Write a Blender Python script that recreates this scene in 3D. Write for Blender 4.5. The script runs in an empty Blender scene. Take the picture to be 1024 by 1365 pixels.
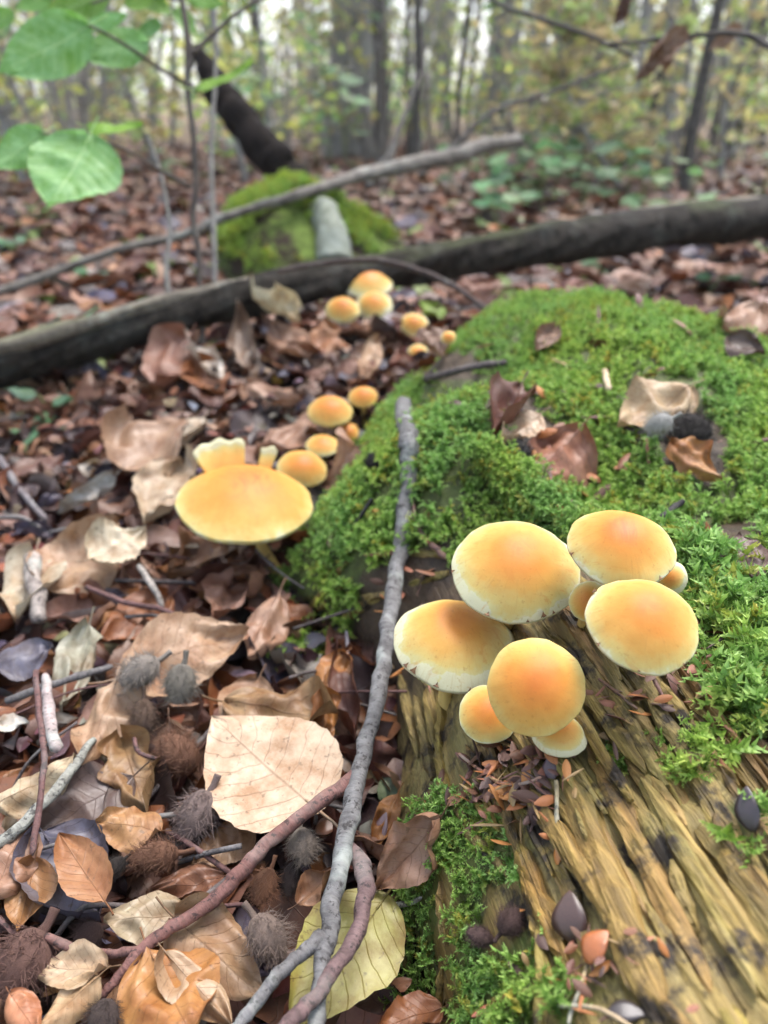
import bpy, math, random
import numpy as np
from mathutils import Vector, Matrix

random.seed(7)
RNG = np.random.default_rng(11)
SC = bpy.context.scene
COL = SC.collection
R = math.radians

# ------------------------------------------------------------------ camera, sky, sun, exposure
F_PX, CX, CY = 1025.0, 512.0, 682.5          # photograph is 1024 x 1365
CAM_H, PITCH = 0.30, R(28.3)
cd = bpy.data.cameras.new('camera')
cam = bpy.data.objects.new('camera', cd); COL.objects.link(cam)
cam.location = (0, 0, CAM_H)
cam.rotation_euler = (math.pi/2 - PITCH, 0, 0)
cd.sensor_fit = 'VERTICAL'; cd.sensor_height = 36.0
cd.lens = 36.0 * F_PX / 1365.0
cd.clip_start = 0.01; cd.clip_end = 600
cd.dof.use_dof = True; cd.dof.focus_distance = 0.295
cd.dof.aperture_fstop = cd.lens / 3.5
cd.dof.aperture_blades = 0
SC.camera = cam

SUN_EL, SUN_AZ = R(64), R(28)                # azimuth from +Y (ahead), negative = to the left
w = bpy.data.worlds.new('World'); SC.world = w; w.use_nodes = True
wt = w.node_tree; wt.nodes.clear()
sky = wt.nodes.new('ShaderNodeTexSky'); sky.sky_type = 'NISHITA'; sky.sun_disc = False
sky.sun_elevation = SUN_EL; sky.sun_rotation = SUN_AZ
sky.dust_density = 3.0; sky.air_density = 1.0; sky.ozone_density = 1.0
hs = wt.nodes.new('ShaderNodeHueSaturation'); hs.inputs['Saturation'].default_value = 0.75
bg = wt.nodes.new('ShaderNodeBackground'); bg.inputs['Strength'].default_value = 0.14
wo = wt.nodes.new('ShaderNodeOutputWorld')
wt.links.new(sky.outputs[0], hs.inputs['Color']); wt.links.new(hs.outputs[0], bg.inputs[0]); wt.links.new(bg.outputs[0], wo.inputs[0])
sl = bpy.data.lights.new('sun', 'SUN'); sl.energy = 1.5; sl.angle = R(28); sl.color = (1.0, 0.975, 0.95)
so = bpy.data.objects.new('sun', sl); COL.objects.link(so)
sdir = Vector((math.sin(SUN_AZ)*math.cos(SUN_EL), math.cos(SUN_AZ)*math.cos(SUN_EL), math.sin(SUN_EL)))
so.rotation_euler = sdir.to_track_quat('Z', 'Y').to_euler(); so.location = (0, 0, 5)
SC.view_settings.view_transform = 'Standard'; SC.view_settings.look = 'None'
SC.view_settings.gamma = 1.0; SC.view_settings.use_curve_mapping = False
SC.view_settings.exposure = 2.0
SC.render.engine = 'CYCLES'
SC.cycles.use_denoising = True
SC.cycles.use_adaptive_sampling = True; SC.cycles.adaptive_threshold = 0.02
SC.cycles.max_bounces = 6; SC.cycles.diffuse_bounces = 4; SC.cycles.transparent_max_bounces = 4

# ------------------------------------------------------------------ maths helpers
def _hash(ix, iy, seed):
    n = (ix * 374761393 + iy * 668265263 + seed * 974711) & 0xffffffff
    n = ((n ^ (n >> 13)) * 1274126177) & 0xffffffff
    return ((n ^ (n >> 16)) & 0xffff) / 65535.0
def noise2(x, y, seed=0):
    x = np.asarray(x, dtype=float); y = np.asarray(y, dtype=float)
    fx = np.floor(x); fy = np.floor(y); ix = fx.astype(np.int64); iy = fy.astype(np.int64)
    u = x - fx; v = y - fy; u = u*u*(3-2*u); v = v*v*(3-2*v)
    a = _hash(ix, iy, seed); b = _hash(ix+1, iy, seed); c = _hash(ix, iy+1, seed); d = _hash(ix+1, iy+1, seed)
    return (a*(1-u)+b*u)*(1-v) + (c*(1-u)+d*u)*v - 0.5      # -0.5 .. 0.5
def fbm(x, y, seed=0, o=3):
    s = 0; a = 1.0
    for k in range(o):
        s = s + a*noise2(x*2**k, y*2**k, seed+k*17); a *= 0.5
    return s
def sstep(a, b, x):
    t = np.clip((np.asarray(x, dtype=float)-a)/(b-a), 0, 1); return t*t*(3-2*t)

CP, SP = math.cos(PITCH), math.sin(PITCH)
def ray(px, py):                               # direction with unit depth along the optical axis
    xd = (px-CX)/F_PX; yd = (py-CY)/F_PX
    return Vector((xd, CP - yd*SP, -SP - yd*CP))
def P(px, py, t): return Vector((0, 0, CAM_H)) + ray(px, py)*t
def proj(x, y, z):
    dz = z - CAM_H
    dep = y*CP - dz*SP; up = y*SP + dz*CP
    dep = np.where(np.abs(dep) < 1e-6, 1e-6, dep)
    return CX + F_PX*x/dep, CY - F_PX*up/dep, dep

# ------------------------------------------------------------------ the lie of the land
def ground_h(x, y):
    x = np.asarray(x, dtype=float); y = np.asarray(y, dtype=float)
    d = np.sqrt(x*x + y*y)
    h = 0.022*fbm(x*4, y*4, 3) * sstep(3000, 0, d)
    h = h + 0.035*np.exp(-((x+0.03)/0.20)**2 - ((y-0.92)/0.26)**2)
    h = h + 0.018*np.exp(-((x+0.12)/0.10)**2 - ((y-0.52)/0.12)**2)
    h = h + 0.25*fbm(x*0.25, y*0.25, 5, 2) * sstep(2.5, 9, d)
    h = h + 0.6*fbm(x*0.05, y*0.05, 8, 2) * sstep(8, 30, d)
    return h
WL_U = [0.0, 0.18, 0.33, 0.44, 0.60, 0.70, 0.80, 0.95]; WL_V = [0.155, 0.165, 0.180, 0.232, 0.195, 0.15, 0.10, 0.06]
def axis_x(y): return 0.185 - 0.02*y
def log_h(x, y):
    x = np.asarray(x, dtype=float); y = np.asarray(y, dtype=float)
    v = x - axis_x(y)
    wl = np.interp(y, WL_U, WL_V) + 0.02*noise2(y*14, x*0, 31)
    wr = np.interp(y, [0, 0.3, 0.6, 0.8, 0.95], [0.21, 0.215, 0.21, 0.17, 0.08])
    q = np.where(v < 0, -v/wl, v/wr)
    top = np.interp(y, [0, 0.15, 0.3, 0.45, 0.6, 0.7], [0.098, 0.102, 0.108, 0.122, 0.134, 0.140])
    pw = np.where(v < 0, np.interp(y, [0.3, 0.42, 0.6], [4.0, 2.3, 2.3]), 3.4)
    body = np.clip(1 - np.clip(q, 0, 1)**pw, 0, 1)**0.62
    end = np.clip(1 - np.clip((y-0.58)/0.29, 0, 1)**2.8, 0, 1)**0.6
    h = top*body*end
    amp = sstep(0.0, 0.3, body*end)
    h = h + amp*(0.018*fbm(x*11, y*11, 41) + 0.006*fbm(x*40, y*40, 47, 2))
    # hollow with brown debris in the moss, dips among the front cluster
    h = h - 0.020*np.exp(-((x-0.125)/0.028)**2 - ((y-0.40)/0.05)**2)
    h = h + 0.016*np.exp(-((x-0.045)/0.05)**2 - ((y-0.46)/0.06)**2)
    h = h - 0.012*np.exp(-((x-0.075)/0.03)**2 - ((y-0.205)/0.025)**2)
    return h
def bare(x, y):                                # where the naked furrowed wood shows (near end)
    return sstep(0.33, 0.27, np.asarray(y) + 0.03*noise2(np.asarray(x)*30, np.asarray(y)*30, 61))
GR = Vector((-0.20, 0.98, 0)).normalized()     # direction of the grain
def grain_uv(x, y): return x*GR.y - y*GR.x, x*GR.x + y*GR.y
def furrow(x, y):
    a, b = grain_uv(x, y)
    n1 = noise2(a*75 + 0.35*noise2(b*6, a*20, 77), b*7, 71)
    n2 = noise2(a*190, b*14, 73)
    return -np.abs(n1)*0.028 + 0.007 + n2*0.006
def surf(x, y):
    L = log_h(x, y); G = ground_h(x, y)
    L = L + bare(x, y)*furrow(x, y)*sstep(0.03, 0.07, L)
    return np.maximum(L, G)
TS = np.concatenate([np.linspace(0.08, 2.5, 1000), np.geomspace(2.51, 60, 300)])
def hit(px, py, off=0.0, f=None):
    d = ray(px, py)
    X = d.x*TS; Y = d.y*TS; Z = CAM_H + d.z*TS
    g = Z - (f or surf)(X, Y) - off
    k = np.argmax(g < 0)
    if g[k] >= 0: return P(px, py, 30.0), 30.0
    if k == 0: t = TS[0]
    else: t = TS[k-1] + (TS[k]-TS[k-1])*g[k-1]/(g[k-1]-g[k])
    return P(px, py, t), float(t)
def snormal(x, y, e=0.008):
    gx = (float(surf(x+e, y)) - float(surf(x-e, y)))/(2*e); gy = (float(surf(x, y+e)) - float(surf(x, y-e)))/(2*e)
    return Vector((-gx, -gy, 1)).normalized()
def inpoly(px, py, poly):
    px = np.asarray(px, dtype=float); py = np.asarray(py, dtype=float)
    ins = np.zeros(px.shape, bool); n = len(poly)
    for i in range(n):
        x1, y1 = poly[i]; x2, y2 = poly[(i+1) % n]
        c = ((y1 > py) != (y2 > py)) & (px < (x2-x1)*(py-y1)/((y2-y1) if y2 != y1 else 1e-9) + x1)
        ins ^= c
    return ins

# ------------------------------------------------------------------ mesh helpers
def mesh_from(name, V, Fc, mat=None, lc=None, col=None, smooth=True):
    me = bpy.data.meshes.new(name)
    V = np.asarray(V, dtype=np.float32).reshape(-1, 3)
    if isinstance(Fc, np.ndarray):             # (n, k) array of faces
        n, k = Fc.shape
        me.vertices.add(len(V)); me.vertices.foreach_set('co', V.ravel())
        me.loops.add(n*k); me.loops.foreach_set('vertex_index', Fc.astype(np.int32).ravel())
        me.polygons.add(n); me.polygons.foreach_set('loop_start', np.arange(0, n*k, k, dtype=np.int32))
        me.update(calc_edges=True)
    else:
        me.from_pydata([tuple(map(float, v)) for v in V], [], Fc)
    if lc is not None:
        a = me.attributes.new('lc', 'FLOAT_VECTOR', 'POINT'); a.data.foreach_set('vector', np.asarray(lc, dtype=np.float32).ravel())
    if col is not None:
        a = me.attributes.new('tint', 'FLOAT_VECTOR', 'POINT'); a.data.foreach_set('vector', np.asarray(col, dtype=np.float32).ravel())
    me.polygons.foreach_set('use_smooth', np.full(len(me.polygons), smooth, dtype=bool))
    if mat: me.materials.append(mat)
    me.update()
    return me
def setparent(o, p):
    o.parent = p; o.matrix_parent_inverse = p.matrix_basis.inverted()
def ob(name, me, M=None, parent=None, color=None):
    o = bpy.data.objects.new(name, me); COL.objects.link(o)
    if M is not None: o.matrix_basis = M
    if parent is not None: setparent(o, parent)
    if color is not None: o.color = (*color[:3], 1)
    return o
def tag(o, label, cat, group=None, kind=None):
    if label: o['label'] = label
    if cat: o['category'] = cat
    if group: o['group'] = group
    if kind: o['kind'] = kind
    return o
def root(name, loc, label, cat, group=None):
    o = bpy.data.objects.new(name, None); COL.objects.link(o)
    o.empty_display_size = 0.01; o.location = loc
    return tag(o, label, cat, group)
def frame(xdir, zdir, loc, scale=1.0):
    x = Vector(xdir).normalized(); z = Vector(zdir); y = z.cross(x)
    if y.length < 1e-5: y = Vector((0, 1, 0)).cross(x)
    y.normalize(); z = x.cross(y)
    M = Matrix((x*scale, y*scale, z*scale)).transposed().to_4x4(); M.translation = Vector(loc)
    return M
def smooth_path(pts, rad, n=8):
    pts = [np.array(p, dtype=float) for p in pts]; out = []; ro = []
    m = len(pts)
    for i in range(m-1):
        p0 = pts[max(i-1, 0)]; p1 = pts[i]; p2 = pts[i+1]; p3 = pts[min(i+2, m-1)]
        for k in range(n):
            t = k/n
            out.append(0.5*((2*p1)+(-p0+p2)*t+(2*p0-5*p1+4*p2-p3)*t*t+(-p0+3*p1-3*p2+p3)*t**3)); ro.append(rad[i]*(1-t)+rad[i+1]*t)
    out.append(pts[-1]); ro.append(rad[-1])
    return np.array(out), np.array(ro)
def tube_data(path, rad, sides=10, rough=0.0, seed=0, fr=60.0, cap=True):
    n = len(path); V = []; LC = []; acc = 0.0
    T = np.gradient(path, axis=0); T /= (np.linalg.norm(T, axis=1)[:, None]+1e-12)
    ref = np.array([0, 0, 1.0]) if abs(T[0][2]) < 0.8 else np.array([1.0, 0, 0])
    b = np.cross(T[0], ref); b /= np.linalg.norm(b)
    ang = np.arange(sides)*2*math.pi/sides
    for i in range(n):
        b = b - T[i]*np.dot(b, T[i]); b /= np.linalg.norm(b)+1e-12
        c = np.cross(T[i], b)
        if i: acc += np.linalg.norm(path[i]-path[i-1])
        rr = rad[i]*(1 + rough*2*(noise2(np.cos(ang)*1.3+seed*3.1+9, acc*fr+np.sin(ang)*1.3, seed) + 0.6*noise2(np.cos(ang)*4+seed, acc*fr*3+np.sin(ang)*4, seed+5)))
        V.append(path[i] + rr[:, None]*(np.cos(ang)[:, None]*b + np.sin(ang)[:, None]*c))
        LC.append(np.stack([np.full(sides, acc), ang/(2*math.pi), np.full(sides, rad[i])], 1))
    V = np.concatenate(V); LC = np.concatenate(LC)
    Fc = []
    for i in range(n-1):
        for k in range(sides):
            k2 = (k+1) % sides
            Fc.append((i*sides+k, i*sides+k2, (i+1)*sides+k2, (i+1)*sides+k))
    if cap:
        Fc.append(tuple(range(sides))[::-1]); Fc.append(tuple((n-1)*sides+k for k in range(sides)))
    return V, Fc, LC
def join(parts):
    V = []; Fc = []; LC = []; o = 0
    for v, f, l in parts:
        V.append(v); LC.append(l); Fc += [tuple(i+o for i in q) for q in f]; o += len(v)
    return np.concatenate(V), Fc, np.concatenate(LC)

# ------------------------------------------------------------------ material helpers
def newmat(name):
    m = bpy.data.materials.new(name); m.use_nodes = True
    t = m.node_tree; t.nodes.clear()
    return m, t
def nd(t, typ, ins=None, **props):
    n = t.nodes.new(typ)
    for k, v in props.items(): setattr(n, k, v)
    for k, v in (ins or {}).items():
        s = n.inputs[k]
        if isinstance(v, bpy.types.NodeSocket): t.links.new(v, s)
        else: s.default_value = v
    return n
def rgb(c): return (c[0], c[1], c[2], 1.0)
def ramp(t, fac, stops, interp='LINEAR'):
    n = nd(t, 'ShaderNodeValToRGB', {0: fac}); n.color_ramp.interpolation = interp
    el = n.color_ramp.elements
    while len(el) < len(stops): el.new(0.5)
    for e, (p, c) in zip(el, stops): e.position = p; e.color = rgb(c) if not isinstance(c, (int, float)) else (c, c, c, 1)
    return n.outputs[0]
def mix(t, f, a, b, mode='MIX'):
    n = nd(t, 'ShaderNodeMix', data_type='RGBA', blend_type=mode)
    for k, v in ((0, f), (6, a), (7, b)):
        s = n.inputs[k]
        if isinstance(v, bpy.types.NodeSocket): t.links.new(v, s)
        elif k == 0: s.default_value = v
        else: s.default_value = rgb(v)
    return n.outputs[2]
def mth(t, op, a, b=0.0, c=0.0, clamp=False):
    n = nd(t, 'ShaderNodeMath', {0: a, 1: b, 2: c}, operation=op); n.use_clamp = clamp
    return n.outputs[0]
def tex(t, vec, scale, detail=3.0, rough=0.55, dist=0.0):
    return nd(t, 'ShaderNodeTexNoise', {'Vector': vec, 'Scale': scale, 'Detail': detail, 'Roughness': rough, 'Distortion': dist}).outputs[0]
def mapping(t, vec, scale=(1, 1, 1), rot=(0, 0, 0)):
    return nd(t, 'ShaderNodeMapping', {'Vector': vec, 'Scale': scale, 'Rotation': rot}).outputs[0]
def bump(t, h, strength=0.3, dist=0.002):
    return nd(t, 'ShaderNodeBump', {'Height': h, 'Strength': strength, 'Distance': dist}).outputs[0]
def pbsdf(t, color, rough=0.6, spec=0.4, normal=None, **kw):
    ins = {'Base Color': color if isinstance(color, bpy.types.NodeSocket) else rgb(color), 'Roughness': rough, 'Specular IOR Level': spec}
    if normal is not None: ins['Normal'] = normal
    ins.update(kw)
    return nd(t, 'ShaderNodeBsdfPrincipled', ins).outputs[0]
def out(t, sh): nd(t, 'ShaderNodeOutputMaterial', {0: sh})
def geo_pos(t): return nd(t, 'ShaderNodeNewGeometry').outputs['Position']
def objco(t): return nd(t, 'ShaderNodeTexCoord').outputs['Object']
def attr(t, name='lc'): return nd(t, 'ShaderNodeAttribute', attribute_name=name).outputs['Vector']
def sep(t, v):
    n = nd(t, 'ShaderNodeSeparateXYZ', {0: v}); return n.outputs[0], n.outputs[1], n.outputs[2]

def leaf_material(name, by_object, trans=0.12, green=False):
    m, t = newmat(name)
    lc = attr(t); u, s, rnd = sep(t, lc)
    if by_object:
        oi = nd(t, 'ShaderNodeObjectInfo'); base = oi.outputs['Color']; rn = oi.outputs['Random']; co = objco(t)
        seed = mth(t, 'MULTIPLY', rn, 37.0)
    else:
        base = attr(t, 'tint'); rn = rnd; co = geo_pos(t); seed = 0.0
    cov = nd(t, 'ShaderNodeVectorMath', {0: co, 1: nd(t, 'ShaderNodeCombineXYZ', {0: seed, 1: seed, 2: 0.0}).outputs[0]}, operation='ADD').outputs[0]
    blot = tex(t, cov, 62, 5, 0.68)
    c = mix(t, ramp(t, blot, [(0.38, 0.0), (0.66, 1.0)]), base, mix(t, 0.80, base, (0.50, 0.30, 0.15) if not green else (0.45, 0.6, 0.12), 'MULTIPLY'))
    pale = tex(t, cov, 22, 2, 0.5)
    c = mix(t, mth(t, 'MULTIPLY', ramp(t, pale, [(0.5, 0.0), (0.75, 1.0)]), 0.22), c, mix(t, 0.5, c, (0.55, 0.45, 0.34) if not green else (0.5, 0.62, 0.2)))
    spk = tex(t, cov, 420, 2, 0.5)
    c = mix(t, mth(t, 'MULTIPLY', ramp(t, spk, [(0.63, 0.0), (0.71, 1.0)]), 0.0 if green else 0.5), c, (0.06, 0.035, 0.02))
    # veins: midrib and slanting side veins
    wob = mth(t, 'MULTIPLY', mth(t, 'SUBTRACT', tex(t, cov, 70, 2, 0.5), 0.5), 0.9)
    a = mth(t, 'ABSOLUTE', s)
    ph = mth(t, 'FRACT', mth(t, 'ADD', wob, mth(t, 'SUBTRACT', mth(t, 'MULTIPLY', u, 9.0), mth(t, 'MULTIPLY', a, 1.9))))
    vd = mth(t, 'ABSOLUTE', mth(t, 'SUBTRACT', ph, 0.5))
    vein = ramp(t, vd, [(0.0, 1.0), (0.045, 0.0)])
    mid = ramp(t, a, [(0.0, 1.0), (0.032, 0.0)])
    vv = mth(t, 'MAXIMUM', vein, mid)
    c = mix(t, mth(t, 'MULTIPLY', vv, 0.52 if not green else 0.45), c, mix(t, 0.9, c, (0.35, 0.25, 0.18) if not green else (0.75, 0.95, 0.5), 'MULTIPLY' if not green else 'MIX'))
    h = mth(t, 'ADD', mth(t, 'MULTIPLY', vv, 0.6), mth(t, 'MULTIPLY', tex(t, cov, 260, 3, 0.6), 0.7))
    nrm = bump(t, h, 0.45, 0.0008)
    sh = pbsdf(t, c, mth(t, 'MULTIPLY_ADD', blot, 0.45, 0.26), 0.42, nrm)
    tr = nd(t, 'ShaderNodeBsdfTranslucent', {0: c}).outputs[0]
    out(t, nd(t, 'ShaderNodeMixShader', {0: trans, 1: sh, 2: tr}).outputs[0])
    return m
M_LEAF = leaf_material('dry_leaf', True)
M_LITTER = leaf_material('litter_leaf', False)
M_GREEN = leaf_material('green_leaf', True, 0.4, True)
M_FOLIAGE = leaf_material('foliage', False, 0.55, True)

def mat_cap():
    m, t = newmat('mushroom_cap')
    lc = attr(t); r, an, sh_ = sep(t, lc)
    co = objco(t); rn = nd(t, 'ShaderNodeObjectInfo').outputs['Random']
    cov = nd(t, 'ShaderNodeVectorMath', {0: co, 1: nd(t, 'ShaderNodeCombineXYZ', {0: mth(t, 'MULTIPLY', rn, 9.0), 1: rn, 2: 0.0}).outputs[0]}, operation='ADD').outputs[0]
    n1 = tex(t, cov, 55, 4, 0.6); n2 = tex(t, cov, 220, 3, 0.6)
    f = mth(t, 'ADD', r, mth(t, 'MULTIPLY', mth(t, 'SUBTRACT', n1, 0.5), 0.42))
    f = mth(t, 'ADD', f, mth(t, 'MULTIPLY', mth(t, 'SUBTRACT', n2, 0.5), 0.10))
    f = mth(t, 'ADD', f, sh_)
    c = ramp(t, f, [(0.0, (0.43, 0.132, 0.017)), (0.42, (0.49, 0.195, 0.031)), (0.72, (0.52, 0.285, 0.066)), (0.91, (0.53, 0.40, 0.135)), (0.985, (0.52, 0.47, 0.22)), (1.0, (0.54, 0.51, 0.33))])
    oc = nd(t, 'ShaderNodeObjectInfo').outputs['Color']; sk = nd(t, 'ShaderNodeSeparateColor', {0: oc}).outputs[2]
    stn = mth(t, 'MULTIPLY', ramp(t, tex(t, mapping(t, cov, (130, 60, 90)), 1.0, 4, 0.65, 1.2), [(0.46, 0.0), (0.60, 1.0)]), ramp(t, r, [(0.10, 1.0), (0.48, 0.0)]))
    c = mix(t, mth(t, 'MULTIPLY', stn, mth(t, 'SUBTRACT', 1.0, sk)), c, (0.33, 0.085, 0.012))
    spk = tex(t, cov, 600, 2, 0.5)
    c = mix(t, mth(t, 'MULTIPLY', ramp(t, spk, [(0.64, 0.0), (0.72, 1.0)]), 0.28), c, (0.26, 0.10, 0.02))
    fibr = tex(t, nd(t, 'ShaderNodeCombineXYZ', {0: mth(t, 'MULTIPLY', an, 90.0), 1: mth(t, 'MULTIPLY', r, 2.5), 2: mth(t, 'MULTIPLY', rn, 40.0)}).outputs[0], 1.0, 3, 0.6)
    c = mix(t, mth(t, 'MULTIPLY', ramp(t, fibr, [(0.55, 0.0), (0.72, 1.0)]), 0.22), c, (0.30, 0.13, 0.03))
    wet = tex(t, cov, 26, 3, 0.6)
    c = mix(t, mth(t, 'MULTIPLY', ramp(t, wet, [(0.56, 0.0), (0.70, 1.0)]), 0.30), c, mix(t, 1.0, c, (0.78, 0.58, 0.42), 'MULTIPLY'))
    sc = tex(t, mapping(t, cov, (70, 110, 70)), 1.0, 3, 0.7, 1.5)
    c = mix(t, mth(t, 'MULTIPLY', ramp(t, sc, [(0.60, 0.0), (0.68, 1.0)]), 0.38), c, (0.45, 0.17, 0.03))
    nrm = bump(t, mth(t, 'ADD', mth(t, 'MULTIPLY', tex(t, cov, 900, 2, 0.6), 0.4), n2), 0.12, 0.0008)
    s = pbsdf(t, c, mth(t, 'MULTIPLY_ADD', n1, 0.25, 0.42), 0.30, nrm, **{'Subsurface Weight': 0.10, 'Subsurface Radius': (1.0, 0.55, 0.2), 'Subsurface Scale': 0.004})
    out(t, s); return m
M_CAP = mat_cap()
def simple(name, c1, c2, scale=60, rough=0.6, spec=0.35, bs=0.3, bd=0.001, world=False, stretch=(1, 1, 1), useobj=False):
    m, t = newmat(name)
    co = geo_pos(t) if world else objco(t)
    co = mapping(t, co, stretch)
    n = tex(t, co, scale, 5, 0.62)
    f = ramp(t, n, [(0.32, 0.0), (0.68, 1.0)])
    if useobj:
        oc = nd(t, 'ShaderNodeObjectInfo').outputs['Color']
        c = mix(t, f, mix(t, 1.0, oc, c1, 'MULTIPLY'), mix(t, 1.0, oc, c2, 'MULTIPLY'))
    else: c = mix(t, f, c1, c2)
    h = tex(t, co, scale*4, 4, 0.6)
    out(t, pbsdf(t, c, rough, spec, bump(t, mth(t, 'ADD', n, mth(t, 'MULTIPLY', h, 0.5)), bs, bd)))
    return m
M_GILL = simple('mushroom_gills', (0.32, 0.30, 0.12), (0.42, 0.38, 0.16), 80)
M_STEM = simple('mushroom_stem', (0.42, 0.24, 0.07), (0.62, 0.46, 0.16), 90, 0.55, stretch=(1, 1, 0.15))
M_VEIL = simple('veil_flake', (0.10, 0.045, 0.02), (0.22, 0.11, 0.05), 300)
M_HUSK = simple('beech_husk', (0.35, 0.35, 0.35), (1.1, 1.05, 1.0), 160, 0.75, 0.3, 0.6, 0.001, useobj=True)
M_NUT = simple('beech_nut', (0.55, 0.5, 0.5), (1.15, 1.0, 0.9), 60, 0.28, 0.6, 0.15, 0.0005, stretch=(0.25, 1, 1), useobj=True)
M_SCALE = simple('bud_scale', (0.5, 0.45, 0.4), (1.2, 1.1, 1.0), 140, 0.45, 0.45, 0.3, 0.0006, useobj=True)

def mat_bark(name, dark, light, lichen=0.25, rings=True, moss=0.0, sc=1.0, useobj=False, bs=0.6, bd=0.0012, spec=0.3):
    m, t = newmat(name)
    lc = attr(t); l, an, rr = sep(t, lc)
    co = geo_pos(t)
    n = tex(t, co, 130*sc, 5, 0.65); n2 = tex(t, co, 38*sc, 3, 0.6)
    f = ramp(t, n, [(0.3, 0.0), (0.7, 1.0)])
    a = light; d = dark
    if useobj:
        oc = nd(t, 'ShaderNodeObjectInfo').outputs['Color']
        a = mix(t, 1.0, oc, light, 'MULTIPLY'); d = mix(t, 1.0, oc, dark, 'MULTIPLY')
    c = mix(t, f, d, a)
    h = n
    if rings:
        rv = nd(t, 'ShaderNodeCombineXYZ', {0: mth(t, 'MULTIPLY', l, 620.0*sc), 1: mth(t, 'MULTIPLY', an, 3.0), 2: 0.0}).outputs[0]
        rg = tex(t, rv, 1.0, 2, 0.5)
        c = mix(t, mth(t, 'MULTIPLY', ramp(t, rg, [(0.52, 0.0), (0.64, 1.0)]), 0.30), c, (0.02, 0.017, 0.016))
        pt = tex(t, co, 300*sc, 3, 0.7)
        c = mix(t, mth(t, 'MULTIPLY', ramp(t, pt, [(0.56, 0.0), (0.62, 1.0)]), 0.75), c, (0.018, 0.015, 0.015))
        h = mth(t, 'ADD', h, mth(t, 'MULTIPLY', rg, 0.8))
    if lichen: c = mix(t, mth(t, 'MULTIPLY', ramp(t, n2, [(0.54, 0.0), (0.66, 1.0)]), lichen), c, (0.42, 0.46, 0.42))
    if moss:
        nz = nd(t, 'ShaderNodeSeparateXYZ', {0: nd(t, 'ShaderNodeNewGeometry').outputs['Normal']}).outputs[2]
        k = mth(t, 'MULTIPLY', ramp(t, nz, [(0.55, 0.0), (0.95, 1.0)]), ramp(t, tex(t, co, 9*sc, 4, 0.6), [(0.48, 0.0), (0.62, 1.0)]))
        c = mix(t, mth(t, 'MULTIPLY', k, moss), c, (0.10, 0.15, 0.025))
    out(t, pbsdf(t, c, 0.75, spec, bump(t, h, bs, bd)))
    return m
M_TWIG = mat_bark('twig_bark', (0.45, 0.42, 0.42), (1.25, 1.25, 1.25), 0.45, True, useobj=True)
M_STICK = mat_bark('red_twig', (0.5, 0.45, 0.45), (1.2, 1.15, 1.15), 0.12, True, useobj=True)
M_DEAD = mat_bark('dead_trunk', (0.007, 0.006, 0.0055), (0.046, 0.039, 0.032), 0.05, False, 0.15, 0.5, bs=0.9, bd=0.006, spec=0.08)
M_TREE = mat_bark('tree_bark', (0.12, 0.115, 0.11), (0.33, 0.315, 0.30), 0.3, False, 0.0, 0.12, bs=0.7, bd=0.01)

def mat_wood(name, attr_based):
    m, t = newmat(name)
    co = geo_pos(t)
    rot = math.atan2(-GR.x, GR.y)
    g = mapping(t, co, (1, 1, 1), (0, 0, -rot))
    fib = tex(t, mapping(t, g, (420, 16, 260)), 1.0, 4, 0.65)
    band = tex(t, mapping(t, g, (60, 5, 60)), 1.0, 3, 0.6)
    dirt = tex(t, co, 60, 5, 0.65)
    oi = nd(t, 'ShaderNodeObjectInfo')
    c = ramp(t, fib, [(0.22, (0.062, 0.044, 0.018)), (0.45, (0.20, 0.148, 0.052)), (0.75, (0.39, 0.31, 0.12))])
    c = mix(t, ramp(t, band, [(0.45, 0.0), (0.68, 1.0)]), c, mix(t, 1.0, c, (0.95, 0.74, 0.55), 'MULTIPLY'))
    crk = tex(t, mapping(t, g, (210, 9, 120)), 1.0, 3, 0.6, 0.4)
    crack = ramp(t, crk, [(0.30, 1.0), (0.37, 0.0)])
    fine = tex(t, mapping(t, g, (1500, 40, 900)), 1.0, 2, 0.6)
    c = mix(t, ramp(t, fine, [(0.35, 0.55), (0.6, 0.0)]), c, mix(t, 1.0, c, (0.45, 0.42, 0.40), 'MULTIPLY'))
    c = mix(t, mth(t, 'MULTIPLY', crack, 0.6), c, (0.03, 0.02, 0.011))
    gr = tex(t, co, 26, 4, 0.6)
    c = mix(t, mth(t, 'MULTIPLY', ramp(t, gr, [(0.52, 0.0), (0.68, 1.0)]), 0.55), c, (0.10, 0.115, 0.03))
    if attr_based: c = mix(t, 1.0, c, oi.outputs['Color'], 'MULTIPLY')
    c = mix(t, ramp(t, dirt, [(0.53, 0.0), (0.63, 1.0)]), c, (0.024, 0.016, 0.010))
    damp = tex(t, co, 14, 3, 0.6)
    c = mix(t, ramp(t, damp, [(0.48, 0.0), (0.64, 0.6)]), c, mix(t, 1.0, c, (0.55, 0.42, 0.34), 'MULTIPLY'))
    if not attr_based:
        k, mo, _ = sep(t, attr(t))          # k: bare wood, mo: moss cover
        dark = ramp(t, tex(t, co, 90, 5, 0.7), [(0.3, (0.022, 0.014, 0.009)), (0.7, (0.075, 0.048, 0.028))])
        c = mix(t, k, dark, c)
        c = mix(t, mo, c, ramp(t, tex(t, co, 150, 4, 0.6), [(0.3, (0.035, 0.045, 0.010)), (0.7, (0.085, 0.12, 0.022))]))
    h = mth(t, 'SUBTRACT', mth(t, 'ADD', mth(t, 'ADD', mth(t, 'MULTIPLY', fib, 1.0), mth(t, 'MULTIPLY', fine, 0.35)), mth(t, 'MULTIPLY', dirt, 0.6)), mth(t, 'MULTIPLY', crack, 1.2))
    out(t, pbsdf(t, c, 0.62, 0.35, bump(t, h, 0.8, 0.0018)))
    return m
M_WOOD = mat_wood('rotten_wood', False)
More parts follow.
